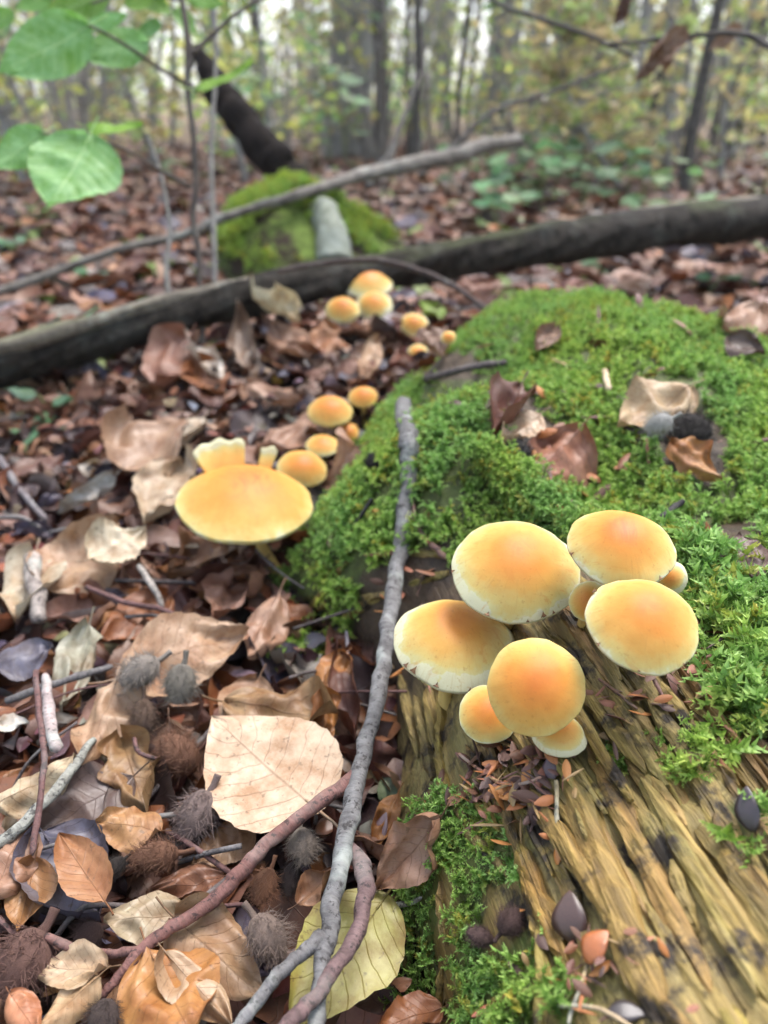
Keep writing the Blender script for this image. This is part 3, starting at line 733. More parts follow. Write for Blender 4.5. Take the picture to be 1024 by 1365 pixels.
MUSH = [
 dict(cx=687, cy=756, wpx=168, hpx=139, hg=0.036, label='large yellow orange mushroom with a small scar, upper left of the front cluster', group=G1, roll=0.10, veil=(30, 48, 62, 75, 112, 165), seed=3, shift=0.06),
 dict(cx=828, cy=726, wpx=139, hpx=106, hg=0.040, label='mushroom with reddish streaks on its crown, upper right of the front cluster', group=G1, roll=0.06, veil=(25, 40, 62, 150), seed=8, shift=-0.03),
 dict(cx=857, cy=828, wpx=150, hpx=122, hg=0.046, label='wide mushroom with orange centre and white rim, rightmost big cap of front cluster', group=G1, roll=0.20, veil=(40, 85, 130, 200), base=(832, 852), seed=5, shift=-0.01),
 dict(cx=608, cy=853, wpx=163, hpx=127, hg=0.034, label='pale yellow mushroom with dimpled crown and dark scraps on rim, beside grey stick', group=G1, roll=0.12, veil=(60, 75, 105, 128, 140), seed=12, shift=0.12, dimple=0.10, hr=0.62),
 dict(cx=714, cy=914, wpx=130, hpx=127, hg=0.040, label='round smooth orange mushroom facing the viewer, lowest big cap of front cluster', group=G1, seed=17, shift=-0.10, hr=0.5),
 dict(cx=786, cy=802, wpx=54, hpx=60, hg=0.022, label='small mushroom squeezed between the big caps in the middle of the front cluster', group=G1, seed=21, shift=0.0),
 dict(cx=894, cy=770, wpx=44, hpx=44, hg=0.020, label='small pale mushroom half hidden behind the rightmost big cap', group=G1, seed=23, shift=0.18),
 dict(cx=651, cy=951, wpx=80, hpx=75, hg=0.018, label='small mushroom tucked under the lowest big cap on its left', group=G1, seed=27, shift=0.0),
 dict(cx=746, cy=978, wpx=72, hpx=58, hg=0.013, label='small pale mushroom peeking out beneath the lowest big cap', group=G1, seed=29, shift=0.10),
 dict(cx=328, cy=664, wpx=182, hpx=106, hg=0.055, label='big broad orange mushroom with torn folded back rim standing in leaf litter', group=None, roll=0.14, hr=0.44, torn=True, base=(378, 768), seed=31, shift=-0.05, stem_r=0.085),
 dict(cx=403, cy=623, wpx=66, hpx=51, hg=0.030, label='round orange mushroom directly behind the torn big cap', group=G2, roll=0.15, seed=33, shift=-0.05),
 dict(cx=430, cy=593, wpx=44, hpx=30, hg=0.024, label='small flat mushroom with brown centre, second of the middle row', group=G2, seed=35, shift=0.0, hr=0.4),
 dict(cx=463, cy=576, wpx=32, hpx=27, hg=0.020, label='tiny brown topped mushroom next to the moss in the middle row', group=G2, seed=37, shift=-0.15),
 dict(cx=440, cy=546, wpx=60, hpx=42, hg=0.036, label='orange mushroom with wavy double crown, largest of the middle row', group=G2, seed=39, shift=-0.08),
 dict(cx=484, cy=528, wpx=39, hpx=29, hg=0.034, label='small orange mushroom on a thin upright stem, farthest of the middle row', group=G2, seed=41, shift=-0.12),
 dict(cx=490, cy=376, wpx=68, hpx=37, hg=0.050, label='pale wide mushroom in front of the dark trunk, topmost of far cluster', group=G3, seed=43, shift=0.05),
 dict(cx=457, cy=412, wpx=46, hpx=35, hg=0.036, label='orange topped mushroom on the left of the far cluster', group=G3, seed=45, shift=0.0),
 dict(cx=499, cy=406, wpx=50, hpx=37, hg=0.034, label='yellow mushroom below the topmost pale one in the far cluster', group=G3, seed=47, shift=0.10),
 dict(cx=552, cy=433, wpx=40, hpx=33, hg=0.028, label='pale orange mushroom beside a brown leaf right of the far cluster', group=G3, seed=49, shift=0.08),
 dict(cx=557, cy=471, wpx=29, hpx=25, hg=0.018, label='small yellow mushroom below the brown leaf near the moss', group=G3, seed=51, shift=0.08),
 dict(cx=598, cy=450, wpx=20, hpx=18, hg=0.014, label='tiny orange mushroom at the edge of the moss, smallest of all', group=G3, seed=53, shift=0.0)]
for d in MUSH: mushroom(**d)

# ------------------------------------------------------------------ leaves
def leaf_data(L, W, cl=0.0, cw=0.0, fold=0.0, wave=0.0, pleat=0.02, seed=0, nu=16, nv=10, twist=0.0, ragged=0.0, petiole=True, lobes=0.0, crump=0.5):
    # L length, W full width; cl / cw bend (radians) along and across; fold = V shape; pleat = corrugation between the side veins
    u = np.linspace(0, 1, nu+1); s = np.linspace(-1, 1, nv+1)
    U, S = np.meshgrid(u, s, indexing='ij')
    prof = (U+0.004)**0.60*(1-U+0.004)**1.0; prof = prof/0.328
    edge = 1 + 0.018*np.sin(U*9*2*math.pi)*np.abs(S)**3 + 2*ragged*noise2(U*7+seed, S*0.7+np.sign(S)*5, seed+3)*np.abs(S)**2
    if lobes: edge = edge*(1 - lobes*(0.5+0.5*np.cos(U*3.2*2*math.pi))*np.abs(S)**2)
    a = (U-0.5)*L; b = S*prof*edge*W/2
    tri = np.abs(((U*9 - np.abs(S)*1.9) % 1.0) - 0.5)*2
    z = fold*np.abs(b) + pleat*L*(tri-0.5)*np.minimum(1, np.abs(S)*2.5)*0.5 + wave*L*(noise2(U*3.5+seed*1.7, S*1.6+seed, seed) + 0.5*noise2(U*8+seed, S*4, seed+1))
    side = np.where(S < 0, 1.0, 2.0)
    z = z + L*crump*(0.34*np.abs(S)**3*(noise2(U*2.4+seed, side*7.3, seed+21)+0.12) + 0.22*(0.25-np.abs(noise2(U*3.1+seed*0.7, S*1.3+seed*0.3, seed+25))))
    kw = cw/(W+1e-9)*(1+0.6*noise2(U*2.5, S*0+seed, seed+9))
    kw = np.where(np.abs(kw) < 1e-6, 1e-6, kw)
    y2 = np.sin(kw*b)/kw - np.sin(kw*b)*z; z2 = (1-np.cos(kw*b))/kw + np.cos(kw*b)*z
    kl = cl/L if abs(cl) > 1e-6 else 1e-6
    x2 = np.sin(kl*a)/kl - np.sin(kl*a)*z2; z3 = (1-np.cos(kl*a))/kl + np.cos(kl*a)*z2
    if twist:
        an = twist*(U-0.5); y2, z3 = y2*np.cos(an)-z3*np.sin(an), y2*np.sin(an)+z3*np.cos(an)
    V = np.stack([x2, y2, z3], -1).reshape(-1, 3)
    LC = np.stack([U, S, U*0+(seed % 50)/50], -1).reshape(-1, 3)
    n1 = nv+1
    Fc = [(i*n1+j, (i+1)*n1+j, (i+1)*n1+j+1, i*n1+j+1) for i in range(nu) for j in range(nv)]
    if petiole:
        p = V.reshape(nu+1, nv+1, 3)[0, nv//2]; d = p - V.reshape(nu+1, nv+1, 3)[1, nv//2]; d /= np.linalg.norm(d)
        q = [p - d*0.12*L, p, p + d*0.10*L + np.array([0, 0, 0.01*L]), p + d*0.2*L + np.array([0, 0.012*L, 0.03*L])]
        pv, pf, pl = tube_data(np.array(q), [0.009*L, 0.009*L, 0.008*L, 0.010*L], 4, cap=False)
        pl = np.zeros_like(pl) + np.array([0, 0.0, 0.5])
        Fc += [tuple(i+len(V) for i in f) for f in pf]; V = np.concatenate([V, pv]); LC = np.concatenate([LC, pl])
    return V, Fc, LC
TAN = (0.37, 0.245, 0.155); PALE = (0.47, 0.355, 0.25); CREAM = (0.48, 0.41, 0.30); BRN = (0.16, 0.075, 0.034); CHE = (0.21, 0.082, 0.032)
ORG = (0.31, 0.135, 0.042); RED = (0.11, 0.042, 0.028); DRK = (0.050, 0.032, 0.031); GRY = (0.23, 0.215, 0.185); OCH = (0.25, 0.155, 0.075); BLU = (0.10, 0.095, 0.13)
PNK = (0.31, 0.185, 0.125); YGR = (0.36, 0.33, 0.085)
def hero_leaf(b, t, hb, ht, wr, col, label, roll=0.0, cl=0.3, cw=0.3, fold=0.0, wave=0.05, pleat=0.02, seed=0, name='fallen_leaf', mat=None, crump=None, twist=0.0, ragged=0.08, lobes=0.0, group='leaves lying about the log', cat='leaf', parent=None, pet=True, depth=None):
    if depth: p0, p1 = P(b[0], b[1], depth[0]), P(t[0], t[1], depth[1])
    else:
        p0, t0_ = hit(b[0], b[1], hb); p1, t1_ = hit(t[0], t[1], ht)
        lim = 1.0 + 1.3*math.hypot(b[0]-t[0], b[1]-t[1])/F_PX
        if max(t0_, t1_) > lim*min(t0_, t1_):
            tm_ = lim*min(t0_, t1_)
            if t0_ > t1_: p0 = P(b[0], b[1], tm_)
            else: p1 = P(t[0], t[1], tm_)
    d = p1-p0; L = d.length
    mid = (p0+p1)/2
    wv = (Vector((0, 0, CAM_H)) - mid).normalized()
    n = (Vector((0, 0, 1)) if not depth else Vector((0, -0.3, 0.6))) + wv*0.7
    n = (n - d*(n.dot(d)/d.length_squared)).normalized()
    n = Matrix.Rotation(roll, 3, d.normalized()) @ n
    V, Fc, LC = leaf_data(L, L*wr, cl, cw, fold, wave, pleat, seed, 30, 18, twist, ragged, pet, lobes, crump if crump is not None else (0.25 if wave < 0.05 else 1.25))
    o = ob(name, mesh_from(name, V, Fc, mat or M_LEAF, LC), frame(d, n, mid), parent, col)
    if label: tag(o, label, cat, group)
    if not parent: HERO_PX.append(((b[0]+t[0])/2, (b[1]+t[1])/2, math.hypot(b[0]-t[0], b[1]-t[1])*0.42, (mid-Vector((0, 0, CAM_H))).length))
    return o
CSET = (TAN, PALE, CREAM, BRN, CHE, ORG, RED, DRK, GRY, OCH, BLU, PNK)
HL = [
 ((428, 1086), (284, 958), 0.034, 0.038, 0.74, PALE, 'large flat pale beech leaf with fine veins beside the forked stick', dict(cl=0.15, cw=0.2, wave=0.02, pleat=0.012, seed=1, ragged=0.02)),
 ((158, 905), (330, 842), 0.030, 0.030, 0.55, TAN, 'pale tan corrugated leaf behind the two grey husks', dict(cl=-0.3, cw=-0.4, pleat=0.06, seed=2, ragged=0.12)),
 ((160, 905), (110, 1028), 0.034, 0.020, 0.38, TAN, 'narrow tan leaf curling down left of the spiny husks', dict(cw=-1.6, cl=0.3, seed=3)),
 ((300, 935), (455, 955), 0.026, 0.032, 0.62, OCH, 'crumpled brown leaf propped behind the large pale leaf', dict(cw=-1.2, wave=0.14, seed=4)),
 ((432, 918), (428, 1005), 0.036, 0.020, 0.50, ORG, 'orange lobed leaf at the right edge of the pale leaf', dict(cw=-1.2, wave=0.14, seed=5, lobes=0.3)),
 ((462, 872), (424, 925), 0.030, 0.024, 0.62, ORG, 'orange leaf leaning against the left side of the log', dict(cw=0.6, seed=6)),
 ((452, 880), (474, 992), 0.026, 0.018, 0.40, RED, 'dark purple red leaf between the orange leaf and the grey stick', dict(cw=0.9, seed=7)),
 ((50, 800), (160, 705), 0.016, 0.026, 0.62, TAN, 'broad crinkled tan leaf in the litter left of the big mushroom', dict(wave=0.10, pleat=0.05, seed=8, ragged=0.12)),
 ((118, 752), (195, 706), 0.036, 0.036, 0.75, CREAM, 'small cream fan shaped leaf on top of the tan crinkled leaf', dict(pleat=0.07, seed=9)),
 ((48, 742), (22, 832), 0.026, 0.020, 0.5, CREAM, 'cream leaf standing at the left beside a grey wood chip', dict(cw=-0.8, seed=10)),
 ((246, 622), (192, 708), 0.020, 0.016, 0.60, (0.46, 0.36, 0.25), 'beige leaf tucked under the left rim of the big mushroom', dict(cw=0.7, wave=0.1, seed=11)),
 ((152, 642), (76, 690), 0.020, 0.020, 0.40, (0.42, 0.43, 0.42), 'bluish white rolled leaf lying in the blurred litter', dict(cw=1.4, seed=12)),
 ((305, 700), (222, 775), 0.014, 0.012, 0.62, BRN, 'brown leaf with ragged holes under the big mushroom', dict(wave=0.12, cw=0.5, seed=13, lobes=0.5, ragged=0.2)),
 ((345, 765), (280, 838), 0.010, 0.012, 0.62, (0.27, 0.13, 0.085), 'reddish brown crumpled leaf at the foot of the big mushroom stem', dict(cw=1.3, wave=0.15, seed=14)),
 ((372, 800), (330, 880), 0.022, 0.018, 0.50, PNK, 'pinkish brown curled leaf leaning on the moss edge', dict(cw=-1.5, wave=0.1, seed=15)),
 ((120, 842), (84, 945), 0.022, 0.014, 0.46, (0.34, 0.33, 0.25), 'grey green dry leaf left of the grey husks', dict(cw=1.2, wave=0.1, seed=16)),
 ((-8, 892), (72, 862), 0.030, 0.030, 0.72, BLU, 'dark slate purple leaf at the left edge of the litter', dict(cw=-0.7, seed=17)),
 ((225, 800), (130, 862), 0.014, 0.016, 0.55, CHE, 'glowing chestnut leaf under the thin dark twig', dict(cw=1.0, seed=18)),
 ((-6, 1080), (104, 1012), 0.030, 0.030, 0.52, (0.52, 0.43, 0.29), 'rolled beige leaf at the left edge under a mossy twig', dict(cw=-2.0, cl=0.5, wave=0.08, seed=19)),
 ((162, 985), (196, 1085), 0.022, 0.022, 0.58, OCH, 'ochre leaf with two lobes left of the big pale leaf', dict(wave=0.12, seed=20, lobes=0.4)),
 ((178, 1040), (48, 1112), 0.018, 0.020, 0.62, (0.14, 0.10, 0.09), 'flat dark grey brown leaf under the orange tan one', dict(cw=0.2, seed=21)),
 ((142, 1206), (80, 1114), 0.036, 0.036, 0.46, (0.36, 0.17, 0.075), 'smooth chestnut leaf folded along its midrib on a dark leaf', dict(fold=0.35, wave=0.03, seed=22)),
 ((60, 1118), (138, 1234), 0.022, 0.020, 0.75, BLU, 'wet blackish purple leaf under the smooth chestnut leaf', dict(cw=0.4, seed=23)),
 ((214, 1108), (128, 1096), 0.030, 0.030, 0.72, (0.42, 0.23, 0.10), 'orange tan leaf lying above the open dark husk', dict(cw=-0.5, seed=24)),
 ((48, 1146), (24, 1246), 0.030, 0.024, 0.55, (0.37, 0.19, 0.08), 'orange brown leaf at the far left above the big spiny husk', dict(cw=-0.9, seed=25)),
 ((-10, 1195), (36, 1100), 0.034, 0.030, 0.62, PNK, 'curled grey pink leaf with a hole at the left picture edge', dict(cw=-1.2, wave=0.1, seed=26)),
 ((246, 1216), (138, 1232), 0.026, 0.028, 0.55, (0.40, 0.33, 0.22), 'rolled grey beige leaf touching the reddish twig', dict(cw=-2.2, seed=27)),
 ((232, 1228), (352, 1330), 0.030, 0.026, 0.55, (0.36, 0.23, 0.13), 'dark speckled brown leaf right of the reddish twig', dict(cw=-0.6, wave=0.06, seed=28, ragged=0.1)),
 ((222, 1272), (312, 1372), 0.034, 0.030, 0.42, (0.46, 0.32, 0.20), 'speckled tan leaf at the lower edge beside the glossy orange leaf', dict(cw=-0.6, seed=29)),
 ((200, 1270), (262, 1392), 0.034, 0.036, 0.85, (0.46, 0.22, 0.07), 'glossy orange brown leaf with folds at the lower edge', dict(cw=-0.9, wave=0.13, seed=30)),
 ((146, 1290), (38, 1292), 0.034, 0.030, 0.45, (0.50, 0.37, 0.24), 'speckled beige leaf pointing left below the reddish twig', dict(cw=-0.5, wave=0.1, seed=31)),
 ((134, 1302), (48, 1376), 0.036, 0.030, 0.55, (0.54, 0.38, 0.22), 'curled beige leaf in the lower left corner', dict(cw=-1.4, seed=32)),
 ((516, 1196), (384, 1372), 0.026, 0.026, 0.58, YGR, 'yellow green leaf with purple blotches under the forked stick', dict(cw=-0.2, wave=0.02, pleat=0.008, crump=0.2, seed=33)),
 ((590, 1088), (506, 1186), 0.012, 0.028, 0.55, PNK, 'pale brown curled leaf standing by the foot of the log', dict(cw=2.0, wave=0.1, seed=34)),
 ((530, 1060), (494, 1135), 0.010, 0.016, 0.42, ORG, 'narrow orange leaf in the gap between stick and log', dict(cw=0.8, seed=35)),
 ((398, 1206), (450, 1156), 0.024, 0.034, 0.7, (0.30, 0.17, 0.10), 'curled brown leaf behind the fork of the stick', dict(cw=2.2, seed=36)),
 ((338, 1104), (256, 1156), 0.022, 0.020, 0.62, (0.34, 0.21, 0.12), 'blotched brown leaf below the big pale leaf', dict(cw=0.3, seed=37)),
 ((588, 1346), (500, 1372), 0.016, 0.020, 0.5, CHE, 'red brown leaf at the lower edge by the log foot', dict(cw=-0.9, seed=38)),
 ((14, 1326), (52, 1380), 0.034, 0.034, 0.55, (0.46, 0.20, 0.10), 'small reddish leaf in the lower left corner', dict(cw=-0.7, seed=39)),
 ((-6, 966), (40, 964), 0.026, 0.026, 0.5, (0.68, 0.66, 0.60), 'white leaf scrap at the left picture edge', dict(cw=-0.5, seed=40)),
 ((300, 1170), (200, 1190), 0.020, 0.022, 0.5, (0.20, 0.09, 0.05), 'dark chestnut leaf with ruffled edge under the open husk', dict(cw=0.4, wave=0.12, seed=41)),
 ((345, 905), (300, 985), 0.020, 0.018, 0.6, (0.36, 0.22, 0.13), 'brown leaf half covered by the big pale leaf', dict(cw=0.6, seed=42)),
 ((918, 522), (822, 570), 0.014, 0.014, 0.62, (0.46, 0.34, 0.20), 'tan leaf on the moss with a grey husk on it', dict(cw=-0.5, seed=43, pleat=0.03)),
 ((694, 520), (654, 592), 0.012, 0.010, 0.5, RED, 'red brown folded leaf on the moss with a bent stalk', dict(fold=0.6, seed=44)),
 ((720, 558), (664, 592), 0.016, 0.012, 0.6, PALE, 'small pale ribbed leaf on the moss by the red brown one', dict(pleat=0.08, seed=45)),
 ((772, 578), (708, 636), 0.020, 0.008, 0.75, (0.34, 0.15, 0.09), 'folded reddish leaf standing in the hollow of the moss', dict(fold=-0.8, seed=46)),
 ((892, 588), (962, 640), 0.010, 0.008, 0.62, (0.40, 0.19, 0.06), 'orange brown leaf with a black blotch on the moss', dict(cw=-0.6, wave=0.1, seed=47, lobes=0.3)),
 ((970, 452), (1020, 478), 0.012, 0.010, 0.7, (0.09, 0.055, 0.045), 'dark curled leaf on the right shoulder of the mossy log', dict(cw=1.0, seed=48)),
 ((742, 436), (714, 470), 0.012, 0.008, 0.65, (0.26, 0.16, 0.11), 'small brown leaf on the far part of the moss', dict(cw=0.9, seed=49)),
 ((1004, 772), (986, 716), 0.010, 0.016, 0.75, (0.15, 0.09, 0.08), 'small dark toothed leaf at the right edge of the moss', dict(cw=-0.4, seed=50)),
 ((436, 562), (338, 612), 0.016, 0.014, 0.50, PNK, 'pinkish tan leaf lying behind the round orange mushroom', dict(cw=-0.6, seed=51)),
 ((484, 600), (428, 652), 0.012, 0.010, 0.45, PNK, 'pink brown leaf at the moss edge right of the middle mushrooms', dict(cw=-0.5, seed=52)),
 ((180, 568), (226, 645), 0.020, 0.016, 0.75, (0.36, 0.23, 0.15), 'broad brown blurred leaf left above the big mushroom', dict(wave=0.1, cw=0.6, seed=53)),
 ((270, 562), (215, 602), 0.016, 0.014, 0.5, (0.48, 0.40, 0.30), 'beige strip of leaf above the torn mushroom', dict(cw=0.3, seed=54)),
 ((334, 505), (318, 410), 0.006, 0.060, 0.30, (0.30, 0.22, 0.17), 'tall grey brown leaf standing upright before the dark trunk', dict(cw=1.2, seed=55)),
 ((252, 455), (206, 525), 0.040, 0.016, 0.65, (0.26, 0.12, 0.08), 'red brown leaf propped up in front of the dark trunk', dict(cw=-0.7, seed=56)),
 ((254, 458), (304, 515), 0.042, 0.012, 0.35, (0.55, 0.50, 0.44), 'whitish twisted leaf beside the propped red brown leaf', dict(cw=0.8, seed=57, twist=0.9)),
 ((262, 488), (302, 530), 0.022, 0.012, 0.5, CHE, 'rust red leaf below the whitish twisted leaf', dict(cw=-0.5, seed=58)),
 ((432, 482), (434, 428), 0.004, 0.034, 0.85, (0.40, 0.19, 0.09), 'upright orange brown leaf left below the far mushrooms', dict(cw=-0.5, seed=59, lobes=0.4)),
 ((345, 398), (402, 432), 0.052, 0.040, 0.6, (0.60, 0.54, 0.36), 'pale cream curled leaf against the dark trunk', dict(cw=1.6, wave=0.1, seed=60)),
 ((362, 446), (414, 484), 0.020, 0.012, 0.45, PNK, 'tan leaf sloping below the pale cream leaf', dict(cw=-0.6, seed=61)),
 ((506, 462), (478, 510), 0.016, 0.010, 0.35, (0.42, 0.26, 0.15), 'narrow tan leaf between the far mushrooms and the moss', dict(cw=-0.6, seed=62)),
 ((570, 440), (590, 480), 0.014, 0.008, 0.6, (0.24, 0.145, 0.10), 'brown lobed leaf beside the pale orange mushroom', dict(lobes=0.4, seed=63)),
 ((585, 412), (562, 424), 0.024, 0.026, 0.7, (0.22, 0.34, 0.04), 'small yellow green leaf behind the pale orange mushroom', dict(cw=-0.4, seed=64)),
 ((604, 392), (668, 374), 0.014, 0.014, 0.5, (0.26, 0.12, 0.08), 'red brown leaf lying between the trunk and the moss', dict(depth=(0.98, 1.0), cw=-0.7, wave=0.1, seed=65)),
 ((330, 520), (400, 545), 0.014, 0.012, 0.5, PNK, 'pinkish leaf in the blurred litter left of the middle mushrooms', dict(cw=-0.5, seed=66)),
 ((20, 640), (85, 610), 0.014, 0.014, 0.6, RED, 'dark red leaf in the blurred litter by the green herb', dict(cw=0.4, seed=67)),
 ((1010, 415), (960, 440), 0.01, 0.01, 0.5, PNK, 'tan leaf on the ground right behind the mossy log', dict(cw=-0.4, seed=68)),
]
for b, t, hb, ht, wr, col, label, kw in HL:
    hero_leaf(b, t, hb, ht, wr, col if col in CSET else tuple(v*0.80 for v in col), label, **kw)

PALETTE = [TAN, PNK, BRN, CHE, ORG, RED, DRK, GRY, CHE, BLU, PNK, BRN, RED, PNK, BRN, DRK, RED, CHE, RED, DRK]
def pick_col(rs, name=False):
    c = rs.choice(PALETTE); nm = CN[c]; g = rs.uniform(0.7, 1.15)
    c = tuple(min(0.7, v*g*rs.uniform(0.94, 1.06)) for v in (c[0], c[1]*0.94, c[2]*1.04))
    return (c, nm) if name else c
LANDMARKS = [(355, 1030, 'the large flat pale leaf'), (245, 865, 'the pale corrugated leaf'), (213, 900, 'the two grey husks'), (135, 965, 'the narrow tan curled leaf'), (370, 940, 'the crumpled leaf behind the pale leaf'), (110, 750, 'the broad crinkled tan leaf'), (160, 722, 'the cream fan shaped leaf'),
 (328, 665, 'the torn big mushroom'), (375, 760, 'the stem of the big mushroom'), (115, 665, 'the bluish white rolled leaf'), (260, 735, 'the brown leaf with holes'), (100, 895, 'the grey green dry leaf'), (35, 875, 'the slate purple leaf'), (180, 830, 'the glowing chestnut leaf'), (50, 1045, 'the rolled beige leaf'),
 (180, 1035, 'the ochre lobed leaf'), (110, 1160, 'the smooth chestnut leaf'), (262, 1088, 'the large bristly husk'), (200, 1142, 'the open brown husk'), (190, 1225, 'the rolled grey beige leaf'), (290, 1275, 'the speckled brown leaf'), (225, 1325, 'the glossy orange leaf'), (90, 1290, 'the speckled beige leaf'), (30, 1285, 'the big dark red husk'),
 (450, 1285, 'the yellow green leaf'), (545, 1135, 'the curled leaf at the log foot'), (358, 1250, 'the stalked grey brown husk'), (404, 1128, 'the grey husk between the sticks'), (480, 1030, 'the long grey stick'), (320, 1165, 'the reddish forked twig'), (440, 546, 'the middle mushrooms'), (385, 590, 'the pinkish tan leaf'), (205, 605, 'the broad brown blurred leaf'),
 (326, 455, 'the upright grey brown leaf'), (230, 490, 'the propped red brown leaf'), (434, 455, 'the upright orange brown leaf'), (375, 415, 'the pale cream curled leaf'), (485, 395, 'the far mushrooms'), (70, 560, 'the teal herb'), (35, 618, 'the single small teal herb'), (268, 430, 'the foot of the sapling'), (640, 375, 'the leaf between trunk and moss'),
 (100, 470, 'the left end of the dark trunk'), (480, 880, 'the mossy side of the log'), (440, 640, 'the left flank of the moss'), (20, 690, 'the blurred twig at the far left')]
CN = {TAN: 'tan', PALE: 'pale', BRN: 'brown', CHE: 'chestnut', ORG: 'orange', RED: 'dark red', DRK: 'blackish', GRY: 'greyish', OCH: 'ochre', BLU: 'slate dark', PNK: 'pinkish'}
USED = {}
def near_label(px, py, colname, state, noun, lms=None):
    lx, ly, ph = min(lms or LANDMARKS, key=lambda q: (q[0]-px)**2 + (q[1]-py)**2)
    dx, dy = px-lx, py-ly
    if math.hypot(dx, dy) < 26: rel = 'close against'
    elif abs(dx) > 1.8*abs(dy): rel = 'right of' if dx > 0 else 'left of'
    elif abs(dy) > 1.8*abs(dx): rel = 'below' if dy > 0 else 'above'
    else: rel = ('lower ' if dy > 0 else 'upper ') + ('right of' if dx > 0 else 'left of')
    for ex in ('', 'small ', 'broad ', 'loose ', 'partly covered '):
        lab = (ex if ex in ('', 'loose ', 'partly covered ') else '') + '%s %s %s %s %s' % (state, colname, noun, rel, ph)
        if lab not in USED: USED[lab] = 1; return lab
    return lab
rs0 = random.Random(3)
GEN = []
for i in range(22):
    V, Fc, LC = leaf_data(0.062, 0.062*rs0.uniform(0.48, 0.72), rs0.uniform(-0.8, 0.8), rs0.choice([-1, 1])*rs0.uniform(0.3, 2.6), rs0.uniform(-0.5, 0.7), rs0.uniform(0.06, 0.24), rs0.choice([0.01, 0.02, 0.05]), 200+i, 14, 10, rs0.uniform(-0.6, 0.6), rs0.uniform(0.05, 0.25), rs0.random() < 0.6, rs0.choice([0, 0, 0.3, 0.5]), rs0.uniform(0.5, 1.3))
    GEN.append((mesh_from('fallen_leaf', V, Fc, M_LEAF, LC), V, Fc, LC))
LOW = []
for i in range(8):
    V, Fc, LC = leaf_data(0.058, 0.036, rs0.uniform(-0.9, 0.9), rs0.uniform(-1.6, 1.6), rs0.uniform(-0.3, 0.5), 0.08, 0.0, 300+i, 4, 4, rs0.uniform(-0.6, 0.6), 0.05, False)
    LOW.append((V, np.array(Fc), LC))
def rand_frame(rs, p, tilt, sc):
    n = Vector((rs.gauss(0, tilt), rs.gauss(0, tilt), 1)).normalized()
    a = rs.uniform(0, 6.283); return frame(Vector((math.cos(a), math.sin(a), 0)) - n*(math.cos(a)*n.x+math.sin(a)*n.y), n, p, sc)
